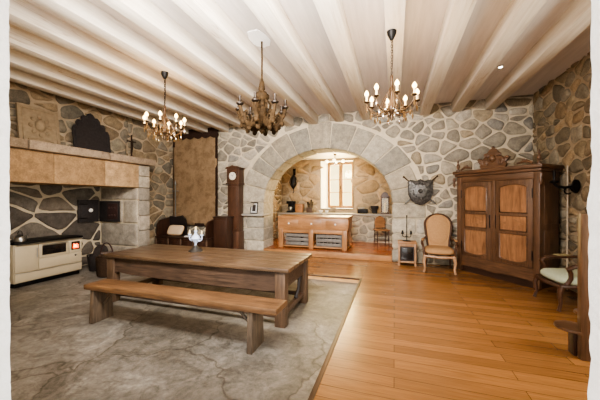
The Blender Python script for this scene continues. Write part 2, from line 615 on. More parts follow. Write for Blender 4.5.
class Masonry:
    """walls of stones bedded in mortar: slot 0 mortar, slot 1 stone, colour attribute 'tone'"""
    def __init__(self):
        self.v, self.f, self.mi, self.t = [], [], [], []
    def face(self, pts, mi, tone=(1, 1, 1, 1)):
        b = len(self.v)
        self.v += pts; self.t += [tone] * len(pts)
        self.f.append(tuple(range(b, b + len(pts)))); self.mi.append(mi)
    def stone(self, poly, mp, tone, thick=0.03, rng=random, dome=0.012, rough=0.02):
        a, c = area_c(poly)
        if abs(a) < 0.0015:
            return
        if a < 0:
            poly = poly[::-1]
        # densify and roughen outline
        n = len(poly)
        base = len(self.v)
        off = rng.uniform(0, 100)
        tilt = (rng.uniform(-.03, .03), rng.uniform(-.03, .03))
        rings = []
        for (ins, h) in ((0.0, -0.02), (0.002, thick * 0.45), (0.012, thick * 0.85), (0.045, thick + dome * 0.5)):
            ring = []
            for (x, y) in poly:
                dx, dy = c[0] - x, c[1] - y
                L = math.hypot(dx, dy) + 1e-9
                k = min(ins / L, 0.5)
                px, py = x + dx * k, y + dy * k
                if ins < 0.02:
                    px += mnoise.noise((x * 6, y * 6, off)) * rough
                    py += mnoise.noise((x * 6, y * 6, off + 31)) * rough
                hh = h + (mnoise.noise((px * 6, py * 6, off + 7)) * 0.008 + (px - c[0]) * tilt[0] + (py - c[1]) * tilt[1] if h > 0 else 0)
                ring.append(mp(px, py, hh))
            rings.append(ring)
        for r in rings:
            self.v += r; self.t += [tone] * n
        cc = len(self.v)
        self.v.append(mp(c[0], c[1], thick + dome)); self.t.append(tone)
        for j in range(3):
            for i in range(n):
                k = (i + 1) % n
                self.f.append((base + j * n + i, base + j * n + k, base + (j + 1) * n + k, base + (j + 1) * n + i)); self.mi.append(1)
        for i in range(n):
            k = (i + 1) % n
            self.f.append((base + 3 * n + i, base + 3 * n + k, cc)); self.mi.append(1)
    def rubble(self, u0, u1, v0, v1, mp, pal, rng, sw=0.46, sh=0.28, joint=(0.010, 0.026), drop=None, push=None, small=0.35, thick=0.03):
        for poly in cells(u0, u1, v0, v1, rng, sw, sh, small):
            p = inset(poly, rng.uniform(*joint))
            if not p:
                continue
            a, c = area_c(p)
            if abs(a) < 0.004:
                continue
            if drop and drop(*c):
                continue
            p = chaikin(chaikin(p, 1, 0.2), 1, 0.2)
            p = [(p[i // 2][0], p[i // 2][1]) if i % 2 == 0 else ((p[i // 2][0] + p[(i // 2 + 1) % len(p)][0]) / 2, (p[i // 2][1] + p[(i // 2 + 1) % len(p)][1]) / 2) for i in range(2 * len(p))]
            if push:
                p = [push(*q) for q in p]
            self.stone(p, mp, pick(rng, pal), thick * rng.uniform(0.7, 1.2), rng)
    def block(self, u0, u1, v0, v1, mp, tone, rng, thick=0.03, r=0.03):
        p = [(u0, v0), ((u0 + u1) / 2, v0 + rng.uniform(-.005, .005)), (u1, v0), (u1, (v0 + v1) / 2), (u1, v1), ((u0 + u1) / 2, v1), (u0, v1), (u0, (v0 + v1) / 2)]
        self.stone(chaikin(p, 2, 0.12), mp, tone, thick, rng, 0.004, 0.004)
    def build(self, name, mats, label=None):
        me = bpy.data.meshes.new(name)
        me.from_pydata([tuple(v) for v in self.v], [], self.f)
        me.polygons.foreach_set('material_index', self.mi)
        at = me.color_attributes.new('tone', 'FLOAT_COLOR', 'POINT')
        flat = [x for t in self.t for x in t]
        at.data.foreach_set('color', flat)
        me.polygons.foreach_set('use_smooth', [m == 1 for m in self.mi])
        bm = bmesh.new(); bm.from_mesh(me)
        bm.to_mesh(me); bm.free()
        for m in mats:
            me.materials.append(m)
        o = bpy.data.objects.new(name, me)
        COL.objects.link(o)
        return o

PAL_B = [C(168, 158, 144)[:3], C(160, 150, 136)[:3], C(178, 167, 150)[:3], C(150, 141, 128)[:3], C(166, 150, 128)[:3], C(156, 150, 142)[:3], C(184, 174, 160)[:3]]
PAL_L = [C(150, 138, 120)[:3], C(134, 124, 110)[:3], C(158, 138, 112)[:3], C(124, 116, 104)[:3], C(146, 128, 106)[:3], C(162, 150, 130)[:3]]
PAL_R = [C(158, 140, 114)[:3], C(144, 128, 106)[:3], C(166, 142, 112)[:3], C(132, 120, 102)[:3], C(154, 142, 124)[:3]]
PAL_H = [C(122, 112, 104)[:3], C(138, 126, 114)[:3], C(106, 98, 92)[:3], C(132, 124, 116)[:3]]
PAL_K = [C(186, 160, 126)[:3], C(174, 152, 122)[:3], C(194, 170, 138)[:3], C(166, 150, 128)[:3], C(182, 156, 122)[:3]]
PAL_A = [C(176, 166, 150)[:3], C(184, 174, 158)[:3], C(168, 160, 147)[:3], C(178, 166, 148)[:3]]

# ---- back wall with the arch
rng = random.Random(5)
W = Masonry()
def back(u, v, h):
    return (u, YB - h, v)
NA = 36
ths = [PI - PI * i / NA for i in range(NA + 1)]
arc = [(AX + (AA + .03) * math.cos(t), AZ + (AB + .03) * math.sin(t)) for t in ths]
zt = ZC + 0.12
for yy in (0.0, -WT):
    mp = lambda u, v, y=yy: back(u, v, y)
    W.face([mp(XL, -.1), mp(AX - AA - .03, -.1), mp(AX - AA - .03, zt), mp(XL, zt)], 0)
    W.face([mp(AX + AA + .03, -.1), mp(XR, -.1), mp(XR, zt), mp(AX + AA + .03, zt)], 0)
    for i in range(NA):
        a, b = arc[i], arc[i + 1]
        W.face([mp(a[0], a[1]), mp(b[0], b[1]), mp(b[0], zt), mp(a[0], zt)], 0)
W.face([back(XL, zt, 0), back(XR, zt, 0), back(XR, zt, -WT), back(XL, zt, -WT)], 0)
RING = 0.74
def ringpos(u, v, extra=0.0):
    """signed: <0 inside the dressed arch stones"""
    A, B = AA + RING + extra, AB + RING * 0.92 + extra
    if v < AZ:
        return abs(u - AX) - A
    return (math.hypot((u - AX) / A, (v - AZ) / B) - 1) * min(A, B)
def rpush(u, v):
    e = 0.02
    A, B = AA + RING + e, AB + RING * 0.92 + e
    if v < AZ:
        d = abs(u - AX)
        if d < A:
            return (AX + math.copysign(A, u - AX), v)
        return (u, v)
    k = math.hypot((u - AX) / A, (v - AZ) / B)
    if k < 1:
        return (AX + (u - AX) / k, AZ + (v - AZ) / k)
    return (u, v)
W.rubble(XL, XR, 0.0, ZC + .05, back, PAL_B, rng, 0.40, 0.21, drop=lambda u, v: ringpos(u, v) < -0.02, push=rpush, small=0.38)
wall_back = struct(W.build('wall_back', [M['mortar'], M['stone']]))

# ---- dressed stones of the arch
A_ = Masonry()
rng = random.Random(21)
def vous(t0, t1, L, tone):
    m = 0.012
    pts = []
    k = 5
    for i in range(k + 1):
        t = t0 + (t1 - t0) * i / k
        pts.append((AX + AA * math.cos(t), AZ + AB * math.sin(t)))
    for i in range(k, -1, -1):
        t = t0 + (t1 - t0) * i / k
        pts.append((AX + (AA + L) * math.cos(t), AZ + (AB + L * .94) * math.sin(t)))
    return pts
ang = [0.0]
while ang[-1] < PI - 0.12:
    ang.append(ang[-1] + rng.uniform(0.19, 0.30))
sc = PI / ang[-1]
ang = [a * sc for a in ang]
def deep(poly, tone, inner):
    """stone face on the room side plus its underside running through the wall"""
    A_.stone(poly, lambda u, v, h: back(u, v, h + 0.012), tone, 0.022, rng, 0.006, 0.004)
    for i in range(len(inner) - 1):
        a, b = inner[i], inner[i + 1]
        A_.face([back(a[0], a[1], 0.01), back(b[0], b[1], 0.01), back(b[0], b[1], -WT - .01), back(a[0], a[1], -WT - .01)], 1, tone)
for i in range(len(ang) - 1):
    t0, t1 = ang[i] + .006, ang[i + 1] - .006
    tone = pick(rng, PAL_A)
    L = RING * rng.uniform(0.86, 1.0)
    poly = vous(t0, t1, L, tone)
    k = 5
    inner = [(AX + AA * math.cos(t0 + (t1 - t0) * j / k), AZ + AB * math.sin(t0 + (t1 - t0) * j / k)) for j in range(k + 1)]
    deep(chaikin(poly, 1, 0.12), tone, inner)
for s in (-1, 1):
    z = 0.0 if s > 0 else 0.0
    hs = [0.30, 0.38, 0.36, 0.36] if s > 0 else [0.34, 0.34, 0.32, 0.40]
    for i, h in enumerate(hs):
        L = RING * (1.0 if i % 2 else 0.72)
        x0, x1 = AX + s * AA, AX + s * (AA + L)
        a, b = min(x0, x1), max(x0, x1)
        z0, z1 = z + .008, min(z + h, AZ) - .008
        tone = pick(rng, PAL_A)
        p = [(a, z0), ((a + b) / 2, z0), (b, z0), (b, z1), ((a + b) / 2, z1), (a, z1)]
        deep(chaikin(p, 2, 0.1), tone, [(x0, z0), (x0, z1)])
        z += h
        if i % 2 == 0 and RING - L > 0.12:
            c0, c1 = AX + s * (AA + L + .02), AX + s * (AA + RING)
            A_.stone(chaikin([(min(c0, c1), z0), (max(c0, c1), z0), (max(c0, c1), z1), (min(c0, c1), z1)], 2, 0.2), back, pick(rng, PAL_B), 0.03, rng)
    x0 = AX + s * (AA + .001)
    A_.face([back(x0, 0, 0), back(x0, AZ, 0), back(x0, AZ, -WT), back(x0, 0, -WT)], 0)
struct(A_.build('trim_1', [M['mortar'], M['stone']]), 'large dressed grey stones forming the round arch to the kitchen')
# stone ledge beside the arch
mb = MB(); mb.box((AX - AA - .62, YB - .17, 1.03), (AX - AA + .03, YB + .30, 1.09), 0.012)
ledge = mb.build('trim_2', M['granite']); struct(ledge, 'grey stone ledge projecting from the left foot of the arch')

# ---- left wall, hearth recess
W = Masonry(); rng = random.Random(9)
def left(u, v, h):
    return (XL + h, u, v)
def hearth(u, v, h):
    return (XF + h, u, v)
ZSH = 2.47
W.face([left(5.50, -.1, 0), left(YB, -.1, 0), left(YB, zt, 0), left(5.50, zt, 0)], 0)
W.face([left(YN - .4, 2.2, 0), left(5.52, 2.2, 0), left(5.52, zt, 0), left(YN - .4, zt, 0)], 0)
W.rubble(5.55, YB, ZS, ZC + .05, left, PAL_L, rng, 0.44, 0.28, small=0.4)
W.rubble(YN, 5.58, 2.40, ZC + .05, left, PAL_L, rng, 0.42, 0.20, small=0.35)
wall_left = struct(W.build('wall_left', [M['mortar_warm'], M['stone']]))
W = Masonry()
W.face([hearth(YN - .4, -.1, 0), hearth(5.25, -.1, 0), hearth(5.25, 2.45, 0), hearth(YN - .4, 2.45, 0)], 0)
W.rubble(YN, 5.22, ZS, 2.2, hearth, PAL_H, rng, 0.66, 0.40, (0.012, 0.026), small=0.3)
# side of the recess and its pier (big squared blocks)
def cheek(u, v, h):
    return (u, 5.23 - h, v)
W.face([cheek(XF, -.1, 0), cheek(-5.78, -.1, 0), cheek(-5.78, 1.78, 0), cheek(-6.4, 1.78, 0), cheek(-6.4, 2.4, 0), cheek(XF, 2.4, 0)], 0)
PAL_C = [C(186, 174, 160)[:3], C(176, 166, 154)[:3], C(194, 182, 166)[:3]]
for (a, b, z0, z1) in ((-6.97, -5.79, -.06, .34), (-6.97, -5.79, .37, .90), (-6.97, -6.26, .93, 1.46), (-6.23, -5.79, .93, 1.46), (-6.97, -5.79, 1.49, 1.76)):
    W.block(a + .01, b - .005, z0, z1, cheek, pick(rng, PAL_C), rng)
struct(W.build('wall_hearth', [M['mortar'], M['stone']]))

# ---- right wall (window opening out of the frame lights the room)
W = Masonry(); rng = random.Random(31)
def right(u, v, h):
    return (XR - h, u, v)
WY0, WY1, WZ0, WZ1 = 1.7, 3.9, 0.7, 2.6
for (a, b, c, d) in ((YN - .4, WY0, -.1, zt), (WY1, YB, -.1, zt), (WY0, WY1, -.1, WZ0), (WY0, WY1, WZ1, zt)):
    W.face([right(a, c, 0), right(b, c, 0), right(b, d, 0), right(a, d, 0)], 0)
for (y, z0, z1) in ((WY0, WZ0, WZ1), (WY1, WZ0, WZ1)):
    W.face([right(y, z0, 0), right(y, z1, 0), right(y, z1, -.5), right(y, z0, -.5)], 0)
for z in (WZ0, WZ1):
    W.face([right(WY0, z, 0), right(WY1, z, 0), right(WY1, z, -.5), right(WY0, z, -.5)], 0)
inw = lambda u, v: WY0 - .12 < u < WY1 + .12 and WZ0 - .1 < v < WZ1 + .1
W.rubble(YN, YB, 0, ZC + .05, right, PAL_R, rng, 0.36, 0.24, small=0.4, drop=inw)
struct(W.build('wall_right', [M['mortar_warm'], M['stone']]))
# the window itself
mb = MB()
for y in (WY0, (WY0 + WY1) / 2 - .04, WY1 - .08):
    mb.box((XR + .3, y, WZ0), (XR + .36, y + .08, WZ1), .006)
for z in (WZ0, WZ0 + .62, WZ0 + 1.24, WZ1 - .08):
    mb.box((XR + .302, WY0, z), (XR + .358, WY1, z + .06), .006)
w2 = struct(mb.build('window_2', M['winwood']))
mb = MB(); mb.box((XR + .325, WY0 + .02, WZ0 + .02), (XR + .331, WY1 - .02, WZ1 - .02)); mb.build('pane', M['glass'], w2)

# ---- near wall: roughcast doorway the room is seen through
def rough_block(lo, hi, nx, ny, nz, amp):
    mb = MB(); bm = mb.bm
    t = bmesh.new(); bmesh.ops.create_cube(t, size=1)
    for v in t.verts:
        v.co = Vector([lo[i] + (v.co[i] + .5) * (hi[i] - lo[i]) for i in range(3)])
    long_z = [e for e in t.edges if abs(e.verts[0].co.z - e.verts[1].co.z) > .1]
    bmesh.ops.subdivide_edges(t, edges=long_z, cuts=nz, use_grid_fill=True)
    for v in t.verts:
        k = Vector((v.co.x * 3, v.co.y * 3, v.co.z * 7))
        k2 = Vector((v.co.x * 3, v.co.y * 3, v.co.z * 30))
        v.co.x += mnoise.noise(k) * amp + mnoise.noise(k2) * amp * .5
    mb.merge(t)
    return mb
mb = MB()
for (lo, hi, n, amp) in (((XF, YN - .4, ZS - .02), (-2.035, YN, ZC), 150, .014), ((.512, YN - .4, -.02), (XR, YN, ZC), 150, .009), ((-2.035, YN - .4, 2.75), (.518, YN, ZC), 4, .01)):
    b = rough_block(lo, hi, 1, 1, n, amp)
    me = bpy.data.meshes.new('tmp'); b.bm.to_mesh(me); b.bm.free()
    t = bmesh.new(); t.from_mesh(me); mb.merge(t); bpy.data.meshes.remove(me)
struct(mb.build('wall_front', M['plaster'], sharp=60), 'white roughcast wall around the opening the room is seen through')

# ---- floors
mb = MB()
def fquad(m, x0, x1, y0, y1, z):
    m._add([(x0, y0, z), (x1, y0, z), (x1, y1, z), (x0, y1, z)], [(0, 1, 2, 3)], None, False)
fquad(mb, EDGE_X, XR, -1.2, YB + .05, 0)
fquad(mb, XL - .02, EDGE_X, EDGE_Y, YB + .05, 0)
struct(mb.build('floor', M['planks']))
mb = MB(); fquad(mb, XF, EDGE_X + .02, -1.2, EDGE_Y + .02, ZS)
struct(mb.build('floor_stone', M['flags']), 'old worn grey flagstone floor under the long table')
mb = MB(); mb.box((EDGE_X - .012, -1.2, ZS), (EDGE_X + .03, EDGE_Y + .02, 0.004), .002)
struct(mb.build('trim_3', M['edge']))
mb = MB(); mb.box((XL, EDGE_Y - .012, ZS), (EDGE_X - .013, EDGE_Y, -.022)); struct(mb.build('trim_4', M['riser']))
mb = MB(); mb.box((XL, EDGE_Y - .016, -.022), (EDGE_X - .013, EDGE_Y + .03, 0.004), .002); struct(mb.build('trim_5', M['edge']))
# kitchen floor and its step
mb = MB(); mb.box((-3.97, YB + .02, 0), (.9, YK, ZK))
KF = m_floor_planks(); KF.name = 'kitchen_planks'
for n in KF.node_tree.nodes:
    if n.type == 'TEX_BRICK':
        n.inputs['Color1'].default_value = C(156, 92, 52); n.inputs['Color2'].default_value = C(130, 74, 42)
struct(mb.build('floor_kitchen', KF))
mb = MB(); mb.box((AX - AA + .005, YB - .06, 0), (AX + AA - .005, YB + .06, ZK + .004), .006)
struct(mb.build('trim_6', M['pine']), 'low wooden step up to the kitchen under the arch')

# ---- ceiling boards and beams
mb = MB(); mb.box((XF, YN - .4, ZC), (XR + .1, YB + .1, ZC + .06))
struct(mb.build('ceiling', M['ceil']))
BZ = 3.45
for k in range(-9, 4):
    x = -.10 + .66 * k
    rb = random.Random(k)
    mb = MB()
    mb.box((x, YN, BZ + rb.uniform(-.01, .01)), (x + .2 + rb.uniform(-.015, .015), YB + .05, ZC + .01), .012)
    struct(mb.build('ceiling_beam', M['beam']))

# ---- kitchen shell
W = Masonry(); rng = random.Random(41)
def kback(u, v, h):
    return (u, YK - h, v)
KW = (-2.45, -1.33, 1.17, 2.82)
for (a, b, c, d) in ((-4.0, KW[0], 0, 3), (KW[1], .9, 0, 3), (KW[0], KW[1], 0, KW[2]), (KW[0], KW[1], KW[3], 3)):
    W.face([kback(a, c, 0), kback(b, c, 0), kback(b, d, 0), kback(a, d, 0)], 0)
inw = lambda u, v: KW[0] - .10 < u < KW[1] + .10 and KW[2] - .08 < v < KW[3] + .08
W.rubble(-3.95, .9, ZK, 2.92, kback, PAL_K, rng, 0.52, 0.28, drop=inw, small=0.3)
struct(W.build('wall_kitchen_back', [M['mortar_warm'], M['stone']]))
mb = MB()   # white reveal
y0, y1 = YK - .05, YK + .42
for a in (0, 1):
    x = KW[a]
    s = -1 if a == 0 else 1
    mb.box((min(x, x + s * .025), y0 + .05, KW[2]), (max(x, x + s * .025), y1, KW[3]), .004)
mb.prism([(KW[0], y0 + .05), (KW[0] + .17, y0 + .39), (KW[0] + .17, y1), (KW[0], y1)], KW[2], KW[3], 'xy')
mb.box((KW[0] - .025, y0 + .05, KW[3]), (KW[1] + .025, y1, KW[3] + .03), .004)
mb.box((KW[0] - .025, y0 + .05, KW[2] - .04), (KW[1] + .025, y1, KW[2]), .004)
struct(mb.build('trim_7', M['plaster']), 'white plastered reveal of the kitchen window')
mb = MB()
fx0, fx1, fz0, fz1, fy = -2.28, KW[1] - .005, KW[2] + .005, KW[3] - .005, YK + .35
xm = (fx0 + fx1) / 2
for (a, b) in ((fx0, fx0 + .085), (xm - .07, xm + .07), (fx1 - .085, fx1)):
    mb.box((a, fy, fz0), (b, fy + .06, fz1), .008)
for (a, b) in ((fz0, fz0 + .09), (fz1 - .1, fz1)):
    mb.box((fx0, fy + .003, a), (fx1, fy + .057, b), .008)
for z in (fz0 + .55, fz0 + 1.0):
    mb.box((fx0, fy + .015, z), (fx1, fy + .045, z + .025), .004)
w1 = struct(mb.build('window_1', M['winwood']))
mb = MB(); mb.box((fx0 + .03, fy + .027, fz0 + .03), (fx1 - .03, fy + .033, fz1 - .03)); mb.build('pane', m_glass('sunlit_old_glass', (1, .9, .62, 1), .04), w1)
mb = MB(); mb.box((xm - .012, fy - .03, fz0 + .68), (xm + .012, fy + .0, fz0 + .80), .004); mb.build('handle', M['black'], w1)
W = Masonry(); rng = random.Random(43)
def kleft(u, v, h):
    return (-3.95 + h, u, v)
W.face([kleft(YB + WT, 0, 0), kleft(YK, 0, 0), kleft(YK, 3, 0), kleft(YB + WT, 3, 0)], 0)
W.rubble(YB + WT, YK, ZK, 2.92, kleft, PAL_K, rng, 0.45, 0.28)
struct(W.build('wall_kitchen_left', [M['mortar'], M['stone']]))
W = Masonry(); rng = random.Random(47)
def kright(u, v, h):
    return (.88 - h, u, v)
W.face([kright(YB + WT, 0, 0), kright(YK, 0, 0), kright(YK, 3, 0), kright(YB + WT, 3, 0)], 0)
W.rubble(YB + WT, YK, ZK, 2.92, kright, PAL_K, rng, 0.45, 0.28)
struct(W.build('wall_kitchen_right', [M['mortar'], M['stone']]))
mb = MB(); mb.box((-4.0, YB + WT, 2.9), (.9, YK + .1, 3.0)); struct(mb.build('ceiling_kitchen', M['kceil']))

# ================================================================= FIREPLACE
t = thing('fireplace', 'huge stone hooded fireplace with deep mantel shelf along left wall', 'fireplace', (-6.5, 3.3, ZS))
rng = random.Random(77)
def tonemesh(blocks, name, palette, parent, bev=.014):
    mb = MB(); tl = []
    for lo, hi in blocks:
        n0 = len(mb.bm.verts)
        mb.box(lo, hi, bev, 2)
        mb.bm.verts.ensure_lookup_table()
        tl.append((n0, len(mb.bm.verts), pick(rng, palette)))
    me = bpy.data.meshes.new(name)
    cols = [(1, 1, 1, 1)] * len(mb.bm.verts)
    for a, b, c in tl:
        for i in range(a, b):
            cols[i] = c
    bmesh.ops.recalc_face_normals(mb.bm, faces=mb.bm.faces[:])
    mb.bm.to_mesh(me); mb.bm.free()
    at = me.color_attributes.new('tone', 'FLOAT_COLOR', 'POINT')
    at.data.foreach_set('color', [x for c in cols for x in c])
    me.set_sharp_from_angle(angle=math.radians(40))
    me.materials.append(M['stone'])
    o = bpy.data.objects.new(name, me); COL.objects.link(o); o.parent = parent
    return o
def rel(lo, hi, o):
    return (tuple(lo[i] - o[i] for i in range(3)), tuple(hi[i] - o[i] for i in range(3)))
fo = (-6.5, 3.3, ZS)
PAL_F = [C(184, 150, 114)[:3], C(176, 144, 110)[:3], C(190, 158, 122)[:3]]
PAL_M = [C(162, 142, 122)[:3], C(152, 134, 116)[:3], C(170, 150, 130)[:3]]
ys = [YN, 2.45, 3.45, 4.4, 5.232]
tonemesh([rel((-6.46, ys[i] + .002, 1.775), (-5.76, ys[i + 1] - .002, 2.315), fo) for i in range(4)], 'lintel', PAL_F, t, .01)
ys = [YN, 3.02, 4.42, 5.64]
tonemesh([rel((-6.455, ys[i] + .012, 2.32), (-5.64, ys[i + 1] - .012, 2.47), fo) for i in range(3)], 'mantel_shelf', PAL_M, t, .014)
zs = [ZS, .36, .74, 1.1, 1.47, 1.77, 2.05, 2.314]
tonemesh([rel((-6.44, 5.24, zs[i] + .006), (-5.775, 5.56, zs[i + 1] - .006), fo) for i in range(7)], 'pier', PAL_C, t, .014)
mb = MB(); mb.box(*rel((-6.98, YN, 1.80), (-6.47, 5.22, 2.3), fo)); mb.build('flue_slab', M['soot'], t)

# iron oven door; dark plate whose colour stands for a niche's shade
t = thing('oven_door', 'black iron oven door with round white knob in hearth back wall', 'oven door', (-6.93, 4.86, .95))
mb = MB(); mb.box((0, -.24, 0), (.035, .24, .53), .008); mb.box((.036, -.2, .04), (.05, .2, .49), .006); mb.build('door_leaf', M['iron'], t)
mb = MB()
mb.lathe([(.03, 0), (.045, .01), (.045, .03), (.02, .04)], (0, 0, 0), 14, Matrix.Translation((.05, .02, .28)) @ Matrix.Rotation(PI / 2, 4, 'Y'))
mb.build('knob', M['white'], t)
for z in (.1, .43):
    mb = MB(); mb.tube([(.05, -.235, z), (.05, -.05, z)], .012, 6); mb.build('hinge', M['black'], t)
t = thing('dark_niche_plate', 'dark square plate standing in for niche in side wall of hearth', 'iron plate', (-6.60, 5.165, .95))
mb = MB(); mb.box((-.33, -.03, 0), (.33, 0, .5), .008); mb.build('plate', M['iron'], t)
mb = MB(); mb.box((-.05, -.045, .06), (.28, -.03, .44), .01)
for i in range(3):
    for j in range(2):
        mb.ball((.02 + i * .09, -.045, .15 + j * .18), .032, 8, 1.0)
mb.build('relief', M['rust'], t)

# ================================================================= STOVE
SY0, SY1 = 3.155, 4.295
t = thing('range_cooker', 'cream enamel range cooker with black top and glowing fire window', 'stove', (-6.3, (SY0 + SY1) / 2, ZS), PI / 2)
w = (SY1 - SY0)
h = w / 2
mb = MB(); mb.box((-h, .02, .08), (h, .56, .77), .012); mb.build('body', M['cream'], t)
mb = MB(); mb.box((-h + .02, .05, 0), (h - .02, .54, .08), .004); mb.build('plinth', M['black'], t)
mb = MB(); mb.box((-h - .012, -.012, .77), (h + .012, .57, .805), .006); mb.build('cooktop', M['black'], t)
mb = MB(); mb.box((-h + .008, -.004, .27), (-h + .355, .02, .745), .008); d = mb.build('door', M['cream'], t)
mb = MB(); mb.tube([(-h + .325, -.03, .5), (-h + .325, -.03, .68)], .008, 6); mb.build('handle', M['steel'], d)
mb = MB(); mb.box((-h + .365, -.004, .475), (-h + .875, .02, .745), .008); d = mb.build('oven_door', M['cream'], t)
mb = MB(); mb.box((-h + .415, -.008, .52), (-h + .825, -.0035, .695), .003); mb.build('oven_window', M['smoked'], d)
mb = MB(); mb.tube([(-h + .41, -.03, .715), (-h + .83, -.03, .715)], .009, 6); mb.build('handle', M['steel'], d)
mb = MB(); mb.box((-h + .885, -.004, .475), (h - .008, .02, .745), .008); d = mb.build('fire_door', M['cream'], t)
mb = MB(); mb.box((-h + .925, -.008, .535), (h - .05, -.0035, .70), .003); mb.build('fire_window', M['smoked'], d)
mb = MB(); mb.prism([(-h + .95, .56), (h - .075, .56), (h - .08, .63), (h - .11, .66), (-h + 1.0, .64), (-h + .96, .67)], -.0105, -.0085); mb.build('fire_glow', M['fire'], d)
mb = MB(); mb.prism([(-h + .965, .585), (-h + 1.04, .585), (-h + 1.01, .635), (-h + .98, .645)], -.012, -.0107); mb.build('flame', M['ember'], d)
mb = MB(); mb.box((-h + .365, -.002, .27), (h - .008, .02, .465), .008); d = mb.build('ash_drawer', M['cream'], t)
mb = MB(); mb.lathe([(.022, 0), (.022, .015), (.014, .025)], (0, 0, 0), 12, Matrix.Translation((h - .13, -.002, .42)) @ Matrix.Rotation(PI / 2, 4, 'X')); mb.build('knob', M['steel'], d)
mb = MB(); mb.box((-h + .008, -.006, .095), (h - .008, .02, .26), .01); d = mb.build('plinth_drawer', M['cream'], t)
mb = MB(); mb.box((-h + .01, -.012, .243), (h - .01, -.006, .256), .003); mb.build('handle', M['steel'], d)
mb = MB(); mb.tube([(-h + .02, -.045, .76), (h - .02, -.045, .76)], .009, 8)
for x in (-h + .05, 0, h - .05):
    mb.tube([(x, -.045, .76), (x, .0, .76)], .007, 6)
mb.build('towel_rail', M['steel'], t)

# kettle
t = thing('kettle', 'small steel kettle with hoop handle on left end of cooker', 'kettle', (-6.42, 3.30, ZS + .806))
mb = MB(); mb.lathe([(.075, 0), (.085, .01), (.086, .05), (.075, .095), (.045, .12), (.03, .125)], n=18); mb.build('body', M['steel'], t)
mb = MB(); mb.lathe([(.042, .118), (.03, .135), (.008, .14), (.01, .155), (.003, .165)], n=12); mb.build('lid', M['steel'], t)
mb = MB(); mb.tube([(.07, .02, .05), (.11, .03, .08), (.13, .035, .115)], [.018, .013, .009], 8); mb.build('spout', M['steel'], t)
mb = MB(); mb.tube([(math.cos(a) * .075, 0, .1 + math.sin(a) * .1) for a in [PI * i / 10 for i in range(11)]], .007, 6); mb.build('handle', M['black'], t)

# coal scuttle and log basket right of the cooker
t = thing('coal_scuttle', 'dark round metal coal bucket standing right of the cooker', 'coal bucket', (-6.25, 4.58, ZS))
mb = MB(); mb.lathe([(.12, 0), (.14, .01), (.17, .2), (.19, .36), (.185, .36), (.15, .1)], n=20); mb.build('bucket', M['iron'], t)
mb = MB(); mb.prism([(math.cos(a) * .17, .36 + math.sin(a) * .22) for a in [PI * i / 14 for i in range(15)]], .10, .125, 'yz'); mb.build('backplate', M['slate'], t)
mb = MB(); mb.tube([(0.0, math.cos(a) * .185, .34 + math.sin(a) * .16) for a in [PI * i / 10 for i in range(11)]], .008, 6); mb.build('handle', M['steel'], t)
t = thing('log_basket', 'brown wicker log basket with arched handle beside left end of table', 'basket', (-5.62, 4.32, ZS))
mb = MB(); mb.lathe([(.15, 0), (.17, .02), (.19, .3), (.195, .40), (.18, .40), (.16, .06)], n=20); mb.build('basket_body', M['wicker'], t)
mb = MB(); mb.tube([(math.cos(a) * .18, 0, .38 + math.sin(a) * .30) for a in [PI * i / 12 for i in range(13)]], .013, 8); mb.build('handle', M['rust'], t)
mb = MB()
for i, (x, y, z, a) in enumerate(((-.05, -.02, .40, .3), (.05, .03, .41, -.2), (0, 0, .46, .9))):
    mb.tube([(x - .1 * math.cos(a), y - .1 * math.sin(a), z), (x + .1 * math.cos(a), y + .1 * math.sin(a), z)], .035, 8)
firewood = mb.build('firewood', M['oldwood'], t)

# ================================================================= ON THE MANTEL
t = thing('stone_tablet', 'pale square carved stone tablet leaning on wall above mantel', 'stone tablet', (-6.27, 3.555, 2.475), PI / 2)
R = Matrix.Rotation(math.radians(-7), 4, 'X')
mb = MB(); mb.box((-.33, 0, 0), (.33, .05, .75), .012, 2, R); mb.build('slab', M['carved'], t)
mb = MB()
fr = [(-.27, .06), (.27, .06), (.27, .69), (-.27, .69)]
mb.tube([R @ Vector((x, 0, z)) for x, z in fr], .014, 6, closed=True)
mb.ball(R @ Vector((0, 0, .40)), .09, 14, 1.3)
for a in range(8):
    an = a * PI / 4
    mb.ball(R @ Vector((.15 * math.cos(an), 0, .39 + .17 * math.sin(an))), .04, 8)
mb.tube([R @ Vector((-.2, 0, .12)), R @ Vector((0, 0, .17)), R @ Vector((.2, 0, .12))], .02, 6)
mb.build('relief', M['carved'], t)

t = thing('fireback', 'dark cast iron fireback with scalloped top leaning above mantel', 'fireback', (-6.24, 4.515, 2.475), PI / 2)
half = [(.40, 0), (.40, .50), (.37, .58), (.31, .58), (.32, .66), (.28, .72), (.21, .71), (.20, .78), (.15, .84), (.09, .83), (.06, .89), (0, .92)]
poly = half + [(-x, z) for x, z in half[-2::-1]]
mb = MB(); mb.prism(poly, 0, .035, 'xz', 0, R); mb.build('plate', M['iron'], t)
mb = MB()
mb.tube([R @ Vector((x * .88, -.002, .04 + z * .9)) for x, z in poly], .012, 6, closed=True)
mb.build('relief', M['iron'], t)

t = thing('crucifix', 'small dark standing crucifix on right end of mantel', 'crucifix', (-5.98, 5.22, 2.475), PI / 2)
mb = MB(); mb.box((-.07, -.05, 0), (.07, .05, .03), .006); mb.box((-.045, -.035, .03), (.045, .035, .06), .006); mb.build('base', M['darkwood'], t)
mb = MB(); mb.box((-.017, -.012, .06), (.017, .012, .56), .004); mb.box((-.12, -.012, .38), (.12, .012, .415), .004); mb.build('cross', M['darkwood'], t)
mb = MB()
mb.tube([(-.1, -.022, .405), (-.03, -.024, .38), (0, -.026, .37), (.03, -.024, .38), (.1, -.022, .405)], [.006, .008, .012, .008, .006], 6)
mb.tube([(0, -.026, .385), (0, -.03, .30), (.006, -.026, .2), (0, -.022, .13)], [.013, .016, .012, .006], 8)
mb.ball((0, -.028, .415), .016, 8)
mb.build('figure', M['bronze'], t)

